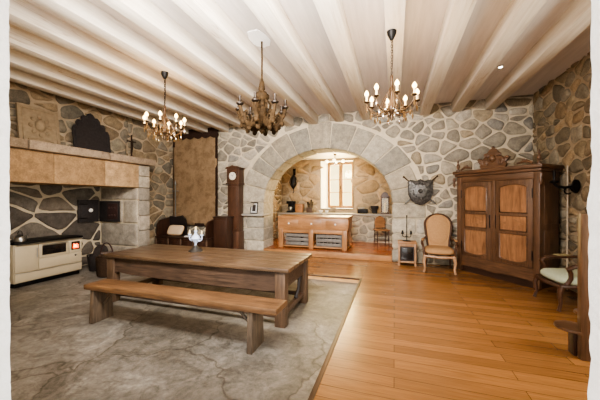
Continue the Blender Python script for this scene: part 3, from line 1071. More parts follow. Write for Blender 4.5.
# ================================================================= BACK LEFT CORNER
# tapestry with valance
t = thing('tapestry', 'tall faded brown woven tapestry hanging in far left corner', 'tapestry', (-5.66, 7.10, 0.72))
mb = MB()
nu, nv = 24, 30
vs, fs = [], []
for j in range(nv + 1):
    for i in range(nu + 1):
        x = -.78 + 1.56 * i / nu; z = 2.72 * j / nv
        vs.append((x, .012 * math.sin(x * 9) * (1 - j / nv) + .006 * mnoise.noise((x * 4, z * 3, 1)), z))
for j in range(nv):
    for i in range(nu):
        a = j * (nu + 1) + i
        fs.append((a, a + 1, a + nu + 2, a + nu + 1))
mb._add(vs, fs)
o = mb.build('cloth', M['tapestry'], t); sm = o.modifiers.new('thickness', 'SOLIDIFY'); sm.thickness = .012
mb = MB()
for (a, b) in (((-.80, -.012, 0), (-.72, 0, 2.72)), ((.72, -.012, 0), (.80, 0, 2.72)), ((-.80, -.012, -.02), (.80, 0, .06))):
    mb.box(a, b, .002)
mb.build('border', M['valance'], t)
mb = MB()
vs = []
n = 48
top, bot = [], []
for i in range(n + 1):
    x = -.84 + 1.68 * i / n
    s = abs(math.sin(PI * i / n * 6))
    top.append((x, 2.84)); bot.append((x, 2.62 - .06 * s))
mb.prism(top + bot[::-1], -.05, -.02)
mb.build('valance', M['valance'], t)
mb = MB(); mb.tube([(-.9, -.03, 2.84), (.9, -.03, 2.84)], .018, 8); mb.ball((-.9, -.03, 2.84), .032); mb.ball((.9, -.03, 2.84), .032); mb.build('rod', M['darkwood_x'], t)

# settle: dark wooden coffer bench with raised ends
t = thing('coffer_bench', 'long dark carved coffer bench with raised ends below tapestry', 'bench', (-5.52, 6.35, 0))
hw = .86
mb = MB(); mb.box((-hw, 0, .08), (hw, .5, .42), .01); mb.box((-hw + .04, .02, 0), (hw - .04, .48, .08)); mb.build('chest', M['darkwood_x'], t)
mb = MB(); mb.box((-hw - .015, -.025, .42), (hw + .015, .5, .46), .01); mb.build('lid', M['darkwood_x'], t)
for i in range(4):
    x = -hw + .215 + i * .43
    mb = MB(); mb.box((x - .16, -.012, .12), (x + .16, .0, .40), .008); mb.box((x - .11, -.02, .17), (x + .11, -.012, .35), .008); mb.build('panel', M['darkwood'], t)
for i in range(5):
    x = -hw + .02 + i * .42
    mb = MB(); mb.lathe([(.018, .1), (.028, .16), (.018, .24), (.028, .32), (.018, .41)], (x, -.016, 0), 8); mb.build('pilaster', M['oldleg'], t)
for s in (-1, 1):
    x = s * (hw - .04)
    mb = MB(); mb.prism([(.0, .46), (.5, .46), (.5, .95), (.42, .96), (.1, .90), (.02, .80), (0, .7)], x - .03, x + .03, 'yz'); mb.build('end_panel', M['darkwood'], t)
mb = MB(); mb.prism([(-hw + .0, .46), (-hw + .66, .46), (-hw + .66, .78), (-hw + .62, .92), (-hw + .5, 1.02), (-hw + .3, .98), (-hw + .1, 1.0), (-hw, .94)], .44, .5, 'xz'); mb.build('backrest', M['leather'], t)
t = thing('cushion', 'beige rectangular cushion leaning on dark bench below tapestry', 'cushion', (-5.90, 6.58, .462))
mb = MB(); mb.pillow((0, 0, 0), (.52, .30, .13), .4, 24, 12, Matrix.Translation((0, 0, .155)) @ Matrix.Rotation(math.radians(62), 4, 'X')); mb.build('cover', M['cushion'], t)
mb = MB(); mb.tube([(Matrix.Translation((0, 0, .155)) @ Matrix.Rotation(math.radians(62), 4, 'X')) @ Vector((.26 * math.copysign(abs(math.cos(a)) ** .4, math.cos(a)), .15 * math.copysign(abs(math.sin(a)) ** .4, math.sin(a)), 0)) for a in [2 * PI * i / 32 for i in range(32)]], .007, 6, closed=True); mb.build('piping', M['tan'], t)

t = thing('booklet', 'flat white booklet lying on dark bench behind the candelabrum', 'booklet', (-5.30, 6.58, .461), .2)
mb = MB(); mb.box((-.2, -.13, 0), (.2, .13, .02), .003); mb.build('pages', M['white'], t)
mb = MB(); mb.box((-.205, -.135, .02), (.205, .135, .026), .002); mb.build('cover', M['paper'], t)
# dark cabinet standing between bench and clock
t = thing('low_cabinet', 'low dark wooden cabinet between the bench and tall clock', 'cabinet', (-4.12, 6.56, 0))
mb = MB(); mb.box((-.44, -.1, .05), (-.03, .2, 1.0), .01); mb.box((-.42, -.08, 0), (-.05, .18, .05)); mb.build('carcass', M['darkwood'], t)
mb = MB(); mb.box((-.46, -.12, 1.0), (-.01, .22, 1.035), .008); mb.build('top', M['darkwood_x'], t)
mb = MB(); mb.box((-.41, -.115, .12), (-.06, -.1, .93), .008); d = mb.build('door', M['darkwood'], t)
mb = MB(); mb.ball((-.09, -.13, .55), .016, 8); mb.build('knob', M['brass'], d)

# grey slender pole with a crossbar in the corner
t = thing('standing_pole', 'slender grey metal pole with small crossbar left of tapestry', 'pole', (-6.22, 6.93, 0))
mb = MB(); mb.lathe([(.1, 0), (.1, .012), (.03, .03), (.014, .05)], n=14); mb.build('base', M['iron'], t)
mb = MB(); mb.tube([(0, 0, .03), (0, 0, 1.92)], .015, 8); mb.build('pole', M['greypole'], t)
mb = MB(); mb.tube([(-.12, 0, 1.74), (.12, 0, 1.74)], .012, 8); mb.build('crossbar', M['greypole'], t)
mb = MB(); mb.lathe([(.014, 1.9), (.035, 1.94), (.006, 2.06)], n=10); mb.build('head', M['greypole'], t)

# grandfather clock
t = thing('longcase_clock', 'tall narrow red-brown wooden grandfather clock left of arch', 'clock', (-4.21, 6.85, 0))
w = .19
mb = MB(); mb.box((-w - .015, -.015, 0), (w + .015, .28, .08), .006); mb.box((-w, 0, .08), (w, .28, .60), .008); mb.build('plinth', M['clockwood'], t)
mb = MB(); mb.box((-w + .02, .015, .60), (w - .02, .28, 1.92), .008); mb.build('trunk', M['clockwood'], t)
mb = MB(); mb.box((-w + .06, .0, .68), (w - .06, .016, 1.84), .008); d = mb.build('door', M['clockwood'], t)
mb = MB(); mb.ball((w - .08, -.006, 1.3), .012, 8); mb.build('knob', M['brass'], d)
mb = MB(); mb.box((-w, 0, 1.92), (w, .28, 2.33), .01); mb.box((-w - .02, -.02, 1.90), (w + .02, .285, 1.945), .008); mb.build('hood', M['clockwood'], t)
mb = MB(); mb.prism([(-w - .03, 2.33), (w + .03, 2.33), (w + .03, 2.36), (w - .02, 2.385), (.06, 2.40), (0, 2.43), (-.06, 2.40), (-w + .02, 2.385), (-w - .03, 2.36)], -.03, .285); mb.build('cornice', M['clockwood'], t)
RX = Matrix.Rotation(PI / 2, 4, 'X')
mb = MB(); mb.lathe([(.115, 0), (.125, .008), (.11, .016)], n=28, mat=Matrix.Translation((0, -.0, 2.13)) @ RX); bz = mb.build('bezel', M['brass'], t)
mb = MB(); mb.lathe([(.11, 0), (.108, .01)], n=28, mat=Matrix.Translation((0, -.009, 2.13)) @ RX); d = mb.build('dial', M['dialface'], t)
for i in range(12):
    a = i * PI / 6
    mb = MB(); mb.box((-.004, -.0215, .082), (.004, -.0195, .1), 0, 1, Matrix.Translation((0, 0, 2.13)) @ Matrix.Rotation(a, 4, 'Y')); mb.build('hour_mark', M['black'], d)
for L, a in ((.055, -.9), (.08, .6)):
    mb = MB(); mb.box((-.004, -.024, -.01), (.004, -.0218, L), 0, 1, Matrix.Translation((0, 0, 2.13)) @ Matrix.Rotation(a, 4, 'Y')); mb.build('hand', M['black'], d)

# picture on the ledge and the small candle
t = thing('framed_print', 'small silver-framed print standing on stone ledge beside clock', 'picture', (-3.72, 7.12, 1.092), math.radians(-6))
Rp = Matrix.Rotation(math.radians(-9), 4, 'X')
mb = MB()
for lo, hi in (((-.125, 0, 0), (.125, .016, .03)), ((-.125, 0, .29), (.125, .016, .32)), ((-.125, 0, .03), (-.095, .016, .29)), ((.095, 0, .03), (.125, .016, .29))):
    mb.box(lo, hi, .003, 1, Rp)
mb.build('frame', M['pewter'], t)
mb = MB(); mb.box((-.095, .006, .03), (.095, .012, .29), 0, 1, Rp); mb.build('print', M['paper'], t)
mb = MB(); mb.box((-.055, .004, .07), (.055, .007, .25), 0, 1, Rp); mb.build('image', M['slate'], t)
t = thing('candlestick', 'tiny lit candle lamp on stone ledge at arch edge', 'candle', (-3.50, 7.20, 1.092))
mb = MB(); mb.lathe([(.035, 0), (.035, .008), (.01, .02), (.008, .16), (.022, .18)], n=12); mb.build('stick', M['brass'], t)
mb = MB(); mb.lathe([(.011, .17), (.011, .24)], n=10); mb.build('candle', M['cream2'], t)
mb = MB(); mb.lathe([(.005, .24), (.012, .262), (.006, .285), (.001, .3)], n=10); mb.build('flame', M['bulb'], t)

# ================================================================= LONG TABLE
TX0, TX1, TY0, TY1, TZ = -4.27, -1.20, 3.20, 4.25, .655
t = thing('refectory_table', 'long worn brown farmhouse table standing on the flagstone floor', 'table', ((TX0 + TX1) / 2, (TY0 + TY1) / 2, ZS))
hx, hy, H = (TX1 - TX0) / 2, (TY1 - TY0) / 2, TZ - ZS
mb = MB()
for i in range(5):
    a = -hy + 2 * hy * i / 5
    mb.box((-hx + random.uniform(0, .012), a + .0015, H - .05), (hx - random.uniform(0, .012), a + 2 * hy / 5 - .0015, H), .006)
mb.build('tabletop', M['oldtop'], t)
lx, ly = hx - .13, hy - .09
for sx in (-1, 1):
    for sy in (-1, 1):
        mb = MB(); mb.box((sx * lx - .07, sy * ly - .06, 0), (sx * lx + .07, sy * ly + .06, H - .05), .008); mb.build('leg', M['oldleg'], t)
for sy in (-1, 1):
    mb = MB()
    y = sy * (ly + .012)
    pts = [(-lx + .05, H - .05), (lx - .05, H - .05), (lx - .05, H - .30), (lx - .2, H - .31), (.5, H - .315), (-.2, H - .305), (-1.0, H - .295), (-lx + .12, H - .27), (-lx + .05, H - .30)]
    mb.prism(pts, y - .018, y + .018)
    mb.build('apron', M['oldwood'], t)
for sx in (-1, 1):
    mb = MB(); mb.box((sx * lx - .018, -ly + .05, H - .30), (sx * lx + .018, ly - .05, H - .05), .004); mb.build('end_apron', M['oldwood'], t)
    mb = MB(); mb.box((sx * lx - .03, -ly + .05, .10), (sx * lx + .03, ly - .05, .17), .006); mb.build('end_stretcher', M['oldwood'], t)
for sy in (-1, 1):
    mb = MB(); mb.box((-lx + .05, sy * ly - .025, .10), (lx - .05, sy * ly + .025, .165), .006); mb.build('side_stretcher', M['oldwood'], t)
mb = MB(); mb.box((-.04, -.02 + ly, .165), (.04, .02 + ly, H - .3), .006); mb.build('middle_post', M['oldleg'], t)
# turned iron brace at the right end
mb = MB(); mb.tube([(lx, .1, .17), (lx + .01, .2, .3), (lx, .25, H - .3)], [.03, .02, .03], 8); mb.build('brace', M['iron'], t)

# bench
BX0, BX1, BY0, BY1, BZt = -3.76, -1.10, 2.58, 2.88, .41
t = thing('plank_bench', 'long reddish plank bench with slab legs in front of table', 'bench', ((BX0 + BX1) / 2, (BY0 + BY1) / 2, ZS))
hx, hy, H = (BX1 - BX0) / 2, (BY1 - BY0) / 2, BZt - ZS
mb = MB()
n = 14
front = [(-hx + 2 * hx * i / n, -hy + .012 * mnoise.noise((i * .7, 3, 0))) for i in range(n + 1)]
backp = [(hx - 2 * hx * i / n, hy + .012 * mnoise.noise((i * .7, 9, 0))) for i in range(n + 1)]
mb.prism(front + backp, H - .065, H, 'xy', .008)
mb.build('seat', M['bench'], t)
for x in (-hx + .12, hx - .30):
    mb = MB(); mb.prism([(-hy + .0, 0), (hy - .01, 0), (hy - .03, H - .065), (-hy + .02, H - .065)], x - .03, x + .03, 'yz', .006); mb.build('slab_leg', M['benchleg'], t)
for x, s in ((-hx + .15, 1), (hx - .33, -1)):
    mb = MB(); mb.tube([(x, 0, H - .28), (x + s * .22, 0, H - .066)], .016, 6); mb.build('brace', M['benchleg'], t)

# candelabrum on the table
t = thing('candelabrum', 'blue and white three-branch candelabrum standing on long table', 'candelabrum', (-3.06, 3.86, TZ))
mb = MB(); mb.lathe([(.115, 0), (.115, .012), (.085, .03), (.055, .05), (.04, .075), (.022, .095)], n=8); mb.build('base', M['pewter'], t)
mb = MB(); mb.lathe([(.02, .09), (.018, .12), (.036, .145), (.06, .17), (.075, .205), (.055, .24), (.03, .265), (.018, .30), (.022, .315)], n=14); mb.build('stem', M['blue'], t)
for s in (-1, 1):
    mb = MB(); mb.tube([(s * .03, 0, .175), (s * .075, 0, .165), (s * .11, 0, .185), (s * .12, 0, .225), (s * .118, 0, .25)], [.016, .014, .013, .012, .012], 8)
    mb.lathe([(.012, .245), (.027, .255), (.024, .275)], (s * .118, 0, 0), 10)
    a = mb.build('arm', M['blue'], t)
    mb = MB(); mb.lathe([(.013, .27), (.013, .325), (.004, .335)], (s * .118, 0, 0), 10); mb.build('candle', M['cream2'], a)
mb = MB(); mb.lathe([(.028, .315), (.025, .335)], n=10); mb.build('socket', M['blue'], t)
mb = MB(); mb.lathe([(.014, .33), (.014, .39), (.004, .40)], n=10); mb.build('candle', M['cream2'], t)

# ================================================================= WARDROBE
aL, aR = Vector((1.27, 6.80)), Vector((2.27, 5.66))
dv = aR - aL
t = thing('wardrobe', 'large carved walnut armoire with panelled doors standing across right corner', 'wardrobe', ((aL.x + aR.x) / 2, (aL.y + aR.y) / 2, 0), math.atan2(dv.y, dv.x))
hw = dv.length / 2; D = .54
ZB = 1.96
# carcass sides / back / base
mb = MB(); mb.box((-hw, .02, .12), (hw, D, ZB), .006); mb.build('carcass', M['arm_frame'], t)
mb = MB(); mb.box((-hw + .04, .04, 0), (hw - .04, D - .02, .12)); mb.build('plinth', M['darkwood_x'], t)
for s in (-1, 1):
    mb = MB(); mb.box((s * (hw - .05) - .05, -.012, .02), (s * (hw - .05) + .05, .05, ZB), .012); mb.build('corner_post', M['arm_frame'], t)
mb = MB()
mb.prism([(-hw + .1, .12), (-.3, .14), (0, .11), (.3, .14), (hw - .1, .12), (hw - .1, .33), (-hw + .1, .33)], 0, .02); mb.build('apron', M['arm_rail'], t)
mb = MB(); mb.box((-hw + .1, -.002, 1.84), (hw - .1, .02, ZB), .006); mb.build('frieze', M['arm_rail'], t)
# cornice
mb = MB(); mb.box((-hw - .03, -.04, ZB), (hw + .03, D + .02, ZB + .05), .012); mb.box((-hw - .06, -.075, ZB + .05), (hw + .06, D + .03, ZB + .12), .02); mb.build('cornice', M['arm_rail'], t)
# centre stile and doors
mb = MB(); mb.box((-.035, -.012, .33), (.035, .02, 1.84), .006); mb.build('centre_stile', M['arm_frame'], t)
def arched(x0, x1, z0, z1, top=True, bot=False, d=.05):
    n = 8
    p = [(x0, z0), (x1, z0)] if not bot else [(x0, z0 + d)] + [(x0 + (x1 - x0) * i / n, z0 + d - d * math.sin(PI * i / n) ** .6) for i in range(1, n)] + [(x1, z0 + d)]
    p += [(x1, z1), (x0, z1)] if not top else [(x1, z1 - d)] + [(x1 - (x1 - x0) * i / n, z1 - d + d * math.sin(PI * i / n) ** .6) for i in range(1, n)] + [(x0, z1 - d)]
    return p
for s in (-1, 1):
    x0, x1 = (.04, hw - .105) if s > 0 else (-hw + .105, -.04)
    mb = MB(); mb.box((x0, -.012, .335), (x1, .018, 1.835), .006); d = mb.build('door', M['arm_frame'], t)
    a, b = x0 + .095, x1 - .095
    for (z0, z1, tp, bt) in ((1.27, 1.75, True, False), (.95, 1.19, False, False), (.40, .87, False, True)):
        mb = MB()
        mb.tube([Vector((x, -.014, z)) for x, z in arched(a - .012, b + .012, z0 - .012, z1 + .012, tp, bt)], .013, 6, closed=True)
        mb.build('moulding', M['arm_rail'], d)
        mb = MB(); mb.prism(arched(a, b, z0, z1, tp, bt), -.017, -.0125)
        if z1 - z0 > .3:
            mb.prism(arched(a + .03, b - .03, z0 + .03, z1 - .03, tp, bt, .04), -.024, -.017)
        else:
            cx, cz = (a + b) / 2, (z0 + z1) / 2
            mb.prism([(a + .04, cz), (cx, z0 + .04), (b - .04, cz), (cx, z1 - .04)], -.028, -.017)
        mb.build('door_panel', M['arm_panel'], d)
    mb = MB(); mb.box((-.022 if s < 0 else .045, -.02, .95), (-.042 if s < 0 else .055, -.012, 1.2), .003) if s > 0 else mb.box((-.07, -.02, .95), (-.05, -.012, 1.2), .003)
    mb.build('lock_plate', M['black'], d)
    for z in (.55, 1.6):
        mb = MB(); mb.tube([(x1 - .005 if s > 0 else x0 + .005, -.016, z - .08), (x1 - .005 if s > 0 else x0 + .005, -.016, z + .08)], .008, 6)
        mb.build('hinge', M['black'], d)
# side panels
for s in (-1, 1):
    for z0, z1 in ((.25, .98), (1.08, 1.85)):
        mb = MB(); mb.box((s * hw - .006, .10, z0), (s * hw + .006, D - .06, z1), .005); mb.build('side_panel', M['arm_frame'], t)
# pediment crest with scrolls
mb = MB()
zc = ZB + .12
half = [(.22, zc), (.25, zc + .05), (.22, zc + .09), (.26, zc + .13), (.30, zc + .18), (.25, zc + .21), (.20, zc + .17), (.15, zc + .22), (.12, zc + .26), (.09, zc + .31), (.05, zc + .36), (0, zc + .37)]
poly = half + [(-x, z) for x, z in half[-2::-1]]
mb.prism(poly, -.03, .015)
for s in (-1, 1):
    for cx, cz, r0 in ((.22, zc + .13, .05), (.15, zc + .10, .07), (.11, zc + .24, .045)):
        pts = []
        for i in range(20):
            a = i * .55
            r = r0 * (1 - i / 24)
            pts.append((s * (cx + r * math.cos(a)), -.036, cz + r * math.sin(a)))
        mb.tube(pts, .014, 6)
mb.ball((0, -.035, zc + .18), .06, 12, 1.3)
mb.ball((0, -.01, zc + .385), .03, 10)
mb.build('crest', M['arm_rail'], t)
for s in (-1, 1):
    mb = MB(); mb.lathe([(.035, 0), (.035, .03), (.014, .05), (.032, .09), (.034, .12), (.012, .16), (.02, .19), (.004, .24)], (s * (hw - .02), 0, zc), 12); mb.build('finial', M['arm_rail'], t)
    mb = MB()
    mb.tube([(s * (hw - .1), -.02, zc + .02), (s * (hw - .2), -.02, zc + .07), (s * (hw - .34), -.02, zc + .04)], [.02, .03, .015], 8); mb.ball((s * (hw - .24), -.02, zc + .085), .03, 8)
    mb.build('scroll', M['arm_rail'], t)
    mb = MB(); mb.lathe([(.006, 0), (.03, .05), (.02, .1), (.034, .16), (.02, .2)], (s * (hw + .03), -.05, ZB - .22), 8); mb.build('drop_pendant', M['arm_rail'], t)

# ================================================================= ARMCHAIRS
t = thing('upholstered_armchair', 'high oval-backed tan armchair left of the wardrobe', 'armchair', (.885, 6.56, 0), math.radians(-5))
mb = MB(); mb.pillow((0, 0, .43), (.56, .58, .15), .5, 24, 12); mb.build('seat_cushion', M['tan'], t)
Rb = Matrix.Translation((0, .26, .42)) @ Matrix.Rotation(math.radians(-13), 4, 'X')
def oval(w0, w1, hgt, n=30):
    pts = []
    for i in range(n + 1):
        a = -PI * .02 + PI * 1.04 * i / n
        pts.append((math.cos(a) * w1, hgt - w1 * .9 + math.sin(a) * w1 * .9))
    return [(w0, 0)] + [(w0 + (w1 - w0) * .5 - .01, .2)] + pts + [(-w0 - (w1 - w0) * .5 + .01, .2)] + [(-w0, 0)]
ov = oval(.20, .265, .76)
mb = MB(); mb.prism([(x * .9, z * .97 + .01) for x, z in ov], -.035, .03, 'xz', 0, Rb)
mb.pillow((0, -.02, .42), (.42, .1, .66), .75, 20, 12, Rb)
mb.build('back_cushion', M['tan'], t)
mb = MB(); mb.tube([Rb @ Vector((x, 0, z)) for x, z in ov], .026, 8); mb.build('back_frame', M['chairwood'], t)
mb = MB(); mb.tube([(-.27, -.27, .34), (0, -.30, .33), (.27, -.27, .34)], .028, 8); mb.tube([(-.27, -.27, .34), (-.24, .26, .34)], .025, 8); mb.tube([(.27, -.27, .34), (.24, .26, .34)], .025, 8); mb.tube([(-.24, .26, .34), (.24, .26, .34)], .025, 8); mb.build('seat_frame', M['palewood'], t)
for s in (-1, 1):
    mb = MB(); mb.tube([(s * .26, -.26, .34), (s * .285, -.29, .24), (s * .265, -.275, .10), (s * .285, -.30, .015)], [.034, .03, .019, .022], 8); mb.build('leg', M['palewood'], t)
    mb = MB(); mb.tube([(s * .23, .26, .34), (s * .235, .31, .15), (s * .24, .36, .012)], [.026, .022, .02], 8); mb.build('leg', M['chairwood'], t)
    mb = MB(); mb.tube([(s * .245, .30, .66), (s * .30, .12, .63), (s * .325, -.08, .61), (s * .32, -.16, .58), (s * .30, -.13, .52), (s * .285, -.18, .42), (s * .27, -.24, .34)], [.02, .022, .026, .028, .022, .022, .026], 8); a = mb.build('armrest', M['chairwood'], t)
    mb = MB(); mb.pillow((s * .315, .0, .645), (.055, .2, .04), .6, 14, 8); mb.build('arm_pad', M['tan'], a)

# pale green armchair, facing left, beside the right wall
def green_chair(loc, rz):
    t = thing('open_armchair', 'pale green seated open armchair with dark wood arms before wardrobe', 'armchair', loc, rz)
    mb = MB(); mb.pillow((0, 0, .41), (.60, .60, .16), .45, 24, 12); mb.build('seat_cushion', M['green'], t)
    mb = MB()
    mb.tube([(-.28, -.29, .335), (0, -.32, .325), (.28, -.29, .335)], .028, 8)
    for s in (-1, 1):
        mb.tube([(s * .28, -.29, .335), (s * .25, .28, .335)], .026, 8)
    mb.tube([(-.25, .28, .335), (.25, .28, .335)], .026, 8)
    mb.build('seat_frame', M['chairwood'], t)
    Rb = Matrix.Translation((0, .27, .40)) @ Matrix.Rotation(math.radians(-14), 4, 'X')
    mb = MB(); mb.pillow((0, 0, .30), (.48, .09, .54), .5, 20, 12, Rb); mb.build('back_cushion', M['green2'], t)
    mb = MB(); mb.tube([Rb @ Vector(p) for p in ((-.25, 0, 0), (-.27, 0, .3), (-.26, 0, .56), (-.15, 0, .62), (0, 0, .64), (.15, 0, .62), (.26, 0, .56), (.27, 0, .3), (.25, 0, 0))], .026, 8); mb.build('back_frame', M['chairwood'], t)
    for s in (-1, 1):
        mb = MB(); mb.tube([(s * .28, -.28, .335), (s * .30, -.31, .24), (s * .285, -.29, .11), (s * .295, -.31, .04), (s * .295, -.315, .012)], [.036, .032, .02, .02, .024], 8); mb.build('leg', M['chairwood'], t)
        mb = MB(); mb.tube([(s * .25, .28, .335), (s * .25, .32, .17), (s * .26, .37, .012)], [.028, .022, .02], 8); mb.build('leg', M['chairwood'], t)
        mb = MB(); mb.tube([(s * .26, .34, .66), (s * .30, .18, .64), (s * .32, -.02, .63), (s * .32, -.17, .61), (s * .315, -.22, .575), (s * .305, -.19, .52), (s * .29, -.18, .45), (s * .28, -.22, .36)], [.02, .022, .024, .03, .034, .026, .026, .03], 8); a = mb.build('armrest', M['chairwood'], t)
        mb = MB(); mb.pillow((s * .315, .04, .66), (.055, .22, .035), .6, 14, 8); mb.build('arm_pad', M['green2'], a)
    return t
green_chair((2.37, 4.98, 0), -PI / 2 + math.radians(4))

# ================================================================= SMALL STOVE BOX + CANDLE STAND
t = thing('foot_warmer_cabinet', 'small light wooden cabinet with dark front beside arch', 'cabinet', (.275, 6.87, 0))
mb = MB(); mb.box((-.20, -.11, .50), (.20, .2, .545), .008); mb.build('top', M['pine'], t)
for sx in (-1, 1):
    for y in (-.08, .17):
        mb = MB(); mb.box((sx * .17 - .02, y - .02, .0), (sx * .17 + .02, y + .02, .50), .006, 2, None, .999); mb.ball((sx * .17, y, .035), .028, 8); mb.build('leg', M['palewood'], t)
mb = MB(); mb.box((-.15, -.085, .44), (.15, -.065, .5), .003); mb.build('rail', M['palewood'], t)
mb = MB(); mb.box((-.15, -.085, .07), (.15, .18, .11), .004); mb.build('lower_shelf', M['palewood'], t)
mb = MB(); mb.box((-.148, -.075, .115), (.148, .18, .435), .004); mb.build('box', M['slate'], t)
mb = MB(); mb.box((-.12, -.085, .15), (.12, -.076, .40), .004); d = mb.build('door', M['smoked'], t)
mb = MB(); mb.ball((.09, -.092, .28), .012, 8); mb.build('knob', M['brass'], d)
t = thing('iron_candle_stand', 'black iron three-prong candle stand on small light cabinet', 'candle holder', (.27, 6.90, .546))
mb = MB(); mb.lathe([(.09, 0), (.09, .01), (.02, .02), (.012, .03)], n=14); mb.build('base', M['black'], t)
mb = MB(); mb.tube([(0, 0, .02), (0, 0, .56)], .010, 8); mb.ball((0, 0, .57), .018, 8); mb.build('stem', M['black'], t)
for s in (-1, 1):
    mb = MB(); mb.tube([(0, 0, .10), (s * .05, 0, .09), (s * .085, 0, .11), (s * .09, 0, .16)], .009, 6); mb.lathe([(.012, .15), (.034, .165), (.03, .17), (.02, .22), (.018, .24)], (s * .09, 0, 0), 10); mb.build('arm', M['black'], t)

# ================================================================= SHIELD
t = thing('wall_shield', 'hammered metal shield with crossed swords mounted on stone wall', 'shield', (.57, 7.13, 1.36))
half = [(0, 0), (.10, .03), (.20, .11), (.255, .24), (.27, .42), (.255, .50), (.27, .56), (.18, .58), (.09, .55), (0, .60)]
poly = half + [(-x, z) for x, z in half[-2:0:-1]]
mb = MB()
# domed plate
rings = []
vs, fs = [], []
n = len(poly)
cz = .32
for k, d in ((1.0, 0.0), (.96, -.03), (.75, -.055), (.4, -.075)):
    for x, z in poly:
        vs.append((x * k, d, cz + (z - cz) * k))
vs.append((0, -.082, cz))
for j in range(3):
    for i in range(n):
        q = (i + 1) % n
        fs.append((j * n + i, j * n + q, (j + 1) * n + q, (j + 1) * n + i))
for i in range(n):
    fs.append((3 * n + i, 3 * n + (i + 1) % n, 4 * n))
fs.append(tuple(range(n - 1, -1, -1)))
mb._add(vs, fs)
mb.build('plate', M['pewter'], t)
mb = MB(); mb.tube([(x * .97, -.028, cz + (z - cz) * .97) for x, z in poly], .013, 6, closed=True)
for i in range(14):
    a = i * 2 * PI / 14
    mb.ball((.15 * math.cos(a), -.062, cz + .17 * math.sin(a)), .022, 8)
mb.ball((0, -.08, cz), .05, 10)
mb.build('relief', M['pewter'], t)
for s in (-1, 1):
    mb = MB()
    a = Vector((-s * .36, .005, .0)); b = Vector((s * .24, .005, .55))
    mb.tube([a, a.lerp(b, .1), b], [.004, .018, .02], 6)
    sw = mb.build('sword_blade', M['greypole'], t)
    d = (b - a).normalized()
    mb = MB(); mb.tube([b, b + d * .15], .014, 8); mb.ball(b + d * .16, .024, 8)
    p = Vector((-d.z, 0, d.x))
    mb.tube([b - p * .05, b + p * .05], .011, 6)
    mb.build('hilt', M['brass'], sw)

# ================================================================= RIGHT WALL FITTINGS
t = thing('iron_wall_bracket', 'black wrought iron bracket lamp on right stone wall beside wardrobe', 'wall lamp', (2.715, 5.62, 1.70), -PI / 2)
mb = MB(); mb.lathe([(.11, 0), (.11, .012), (.05, .025), (.03, .04)], n=16, mat=Matrix.Translation((0, 0, 0)) @ Matrix.Rotation(PI / 2, 4, 'X')); mb.build('backplate', M['black'], t)
mb = MB(); mb.tube([(0, -.03, 0), (0, -.14, -.02), (0, -.24, .0), (0, -.28, .05)], .022, 8)
mb.tube([(0, -.1 + .05 * math.cos(a), -.07 + .05 * math.sin(a)) for a in [i * .6 for i in range(10)]], .012, 6); mb.build('arm', M['black'], t)
mb = MB(); mb.lathe([(.02, .04), (.06, .07), (.05, .09), (.02, .10), (.02, .24), (.004, .27)], (0, -.28, 0), 12); mb.build('candle_cup', M['black'], t)
mb = MB(); mb.tube([(2.69, 5.80, .02), (2.69, 5.80, 2.05)], .011, 8)
tag(mb.build('wall_pipe', M['palewood2']), 'thin pale vertical pipe on right wall behind wardrobe', 'pipe')

# stand with round shelves and its post
t = thing('tiered_stand', 'dark wooden post with rounded low shelves at right edge', 'stand', (1.69, 3.36, 0))
mb = MB(); mb.box((-.04, -.035, 0), (.04, .035, 1.36), .006); mb.build('post', M['arm_frame'], t)
def disc(cx, cy, z, r, th):
    m = MB(); m.lathe([(r * .985, 0), (r, th * .3), (r, th * .7), (r * .985, th)], (cx, cy, z), 32); return m
disc(-.03, .11, .235, .145, .024).build('shelf', M['arm_rail'], t)
disc(.075, .10, .39, .10, .024).build('shelf', M['arm_rail'], t)
mb = MB(); mb.box((-.06, .04, 0), (.02, .14, .235), .006); mb.build('support', M['darkwood'], t)
mb = MB(); mb.box((.05, .08, 0), (.10, .13, .39), .006); mb.build('support', M['darkwood'], t)

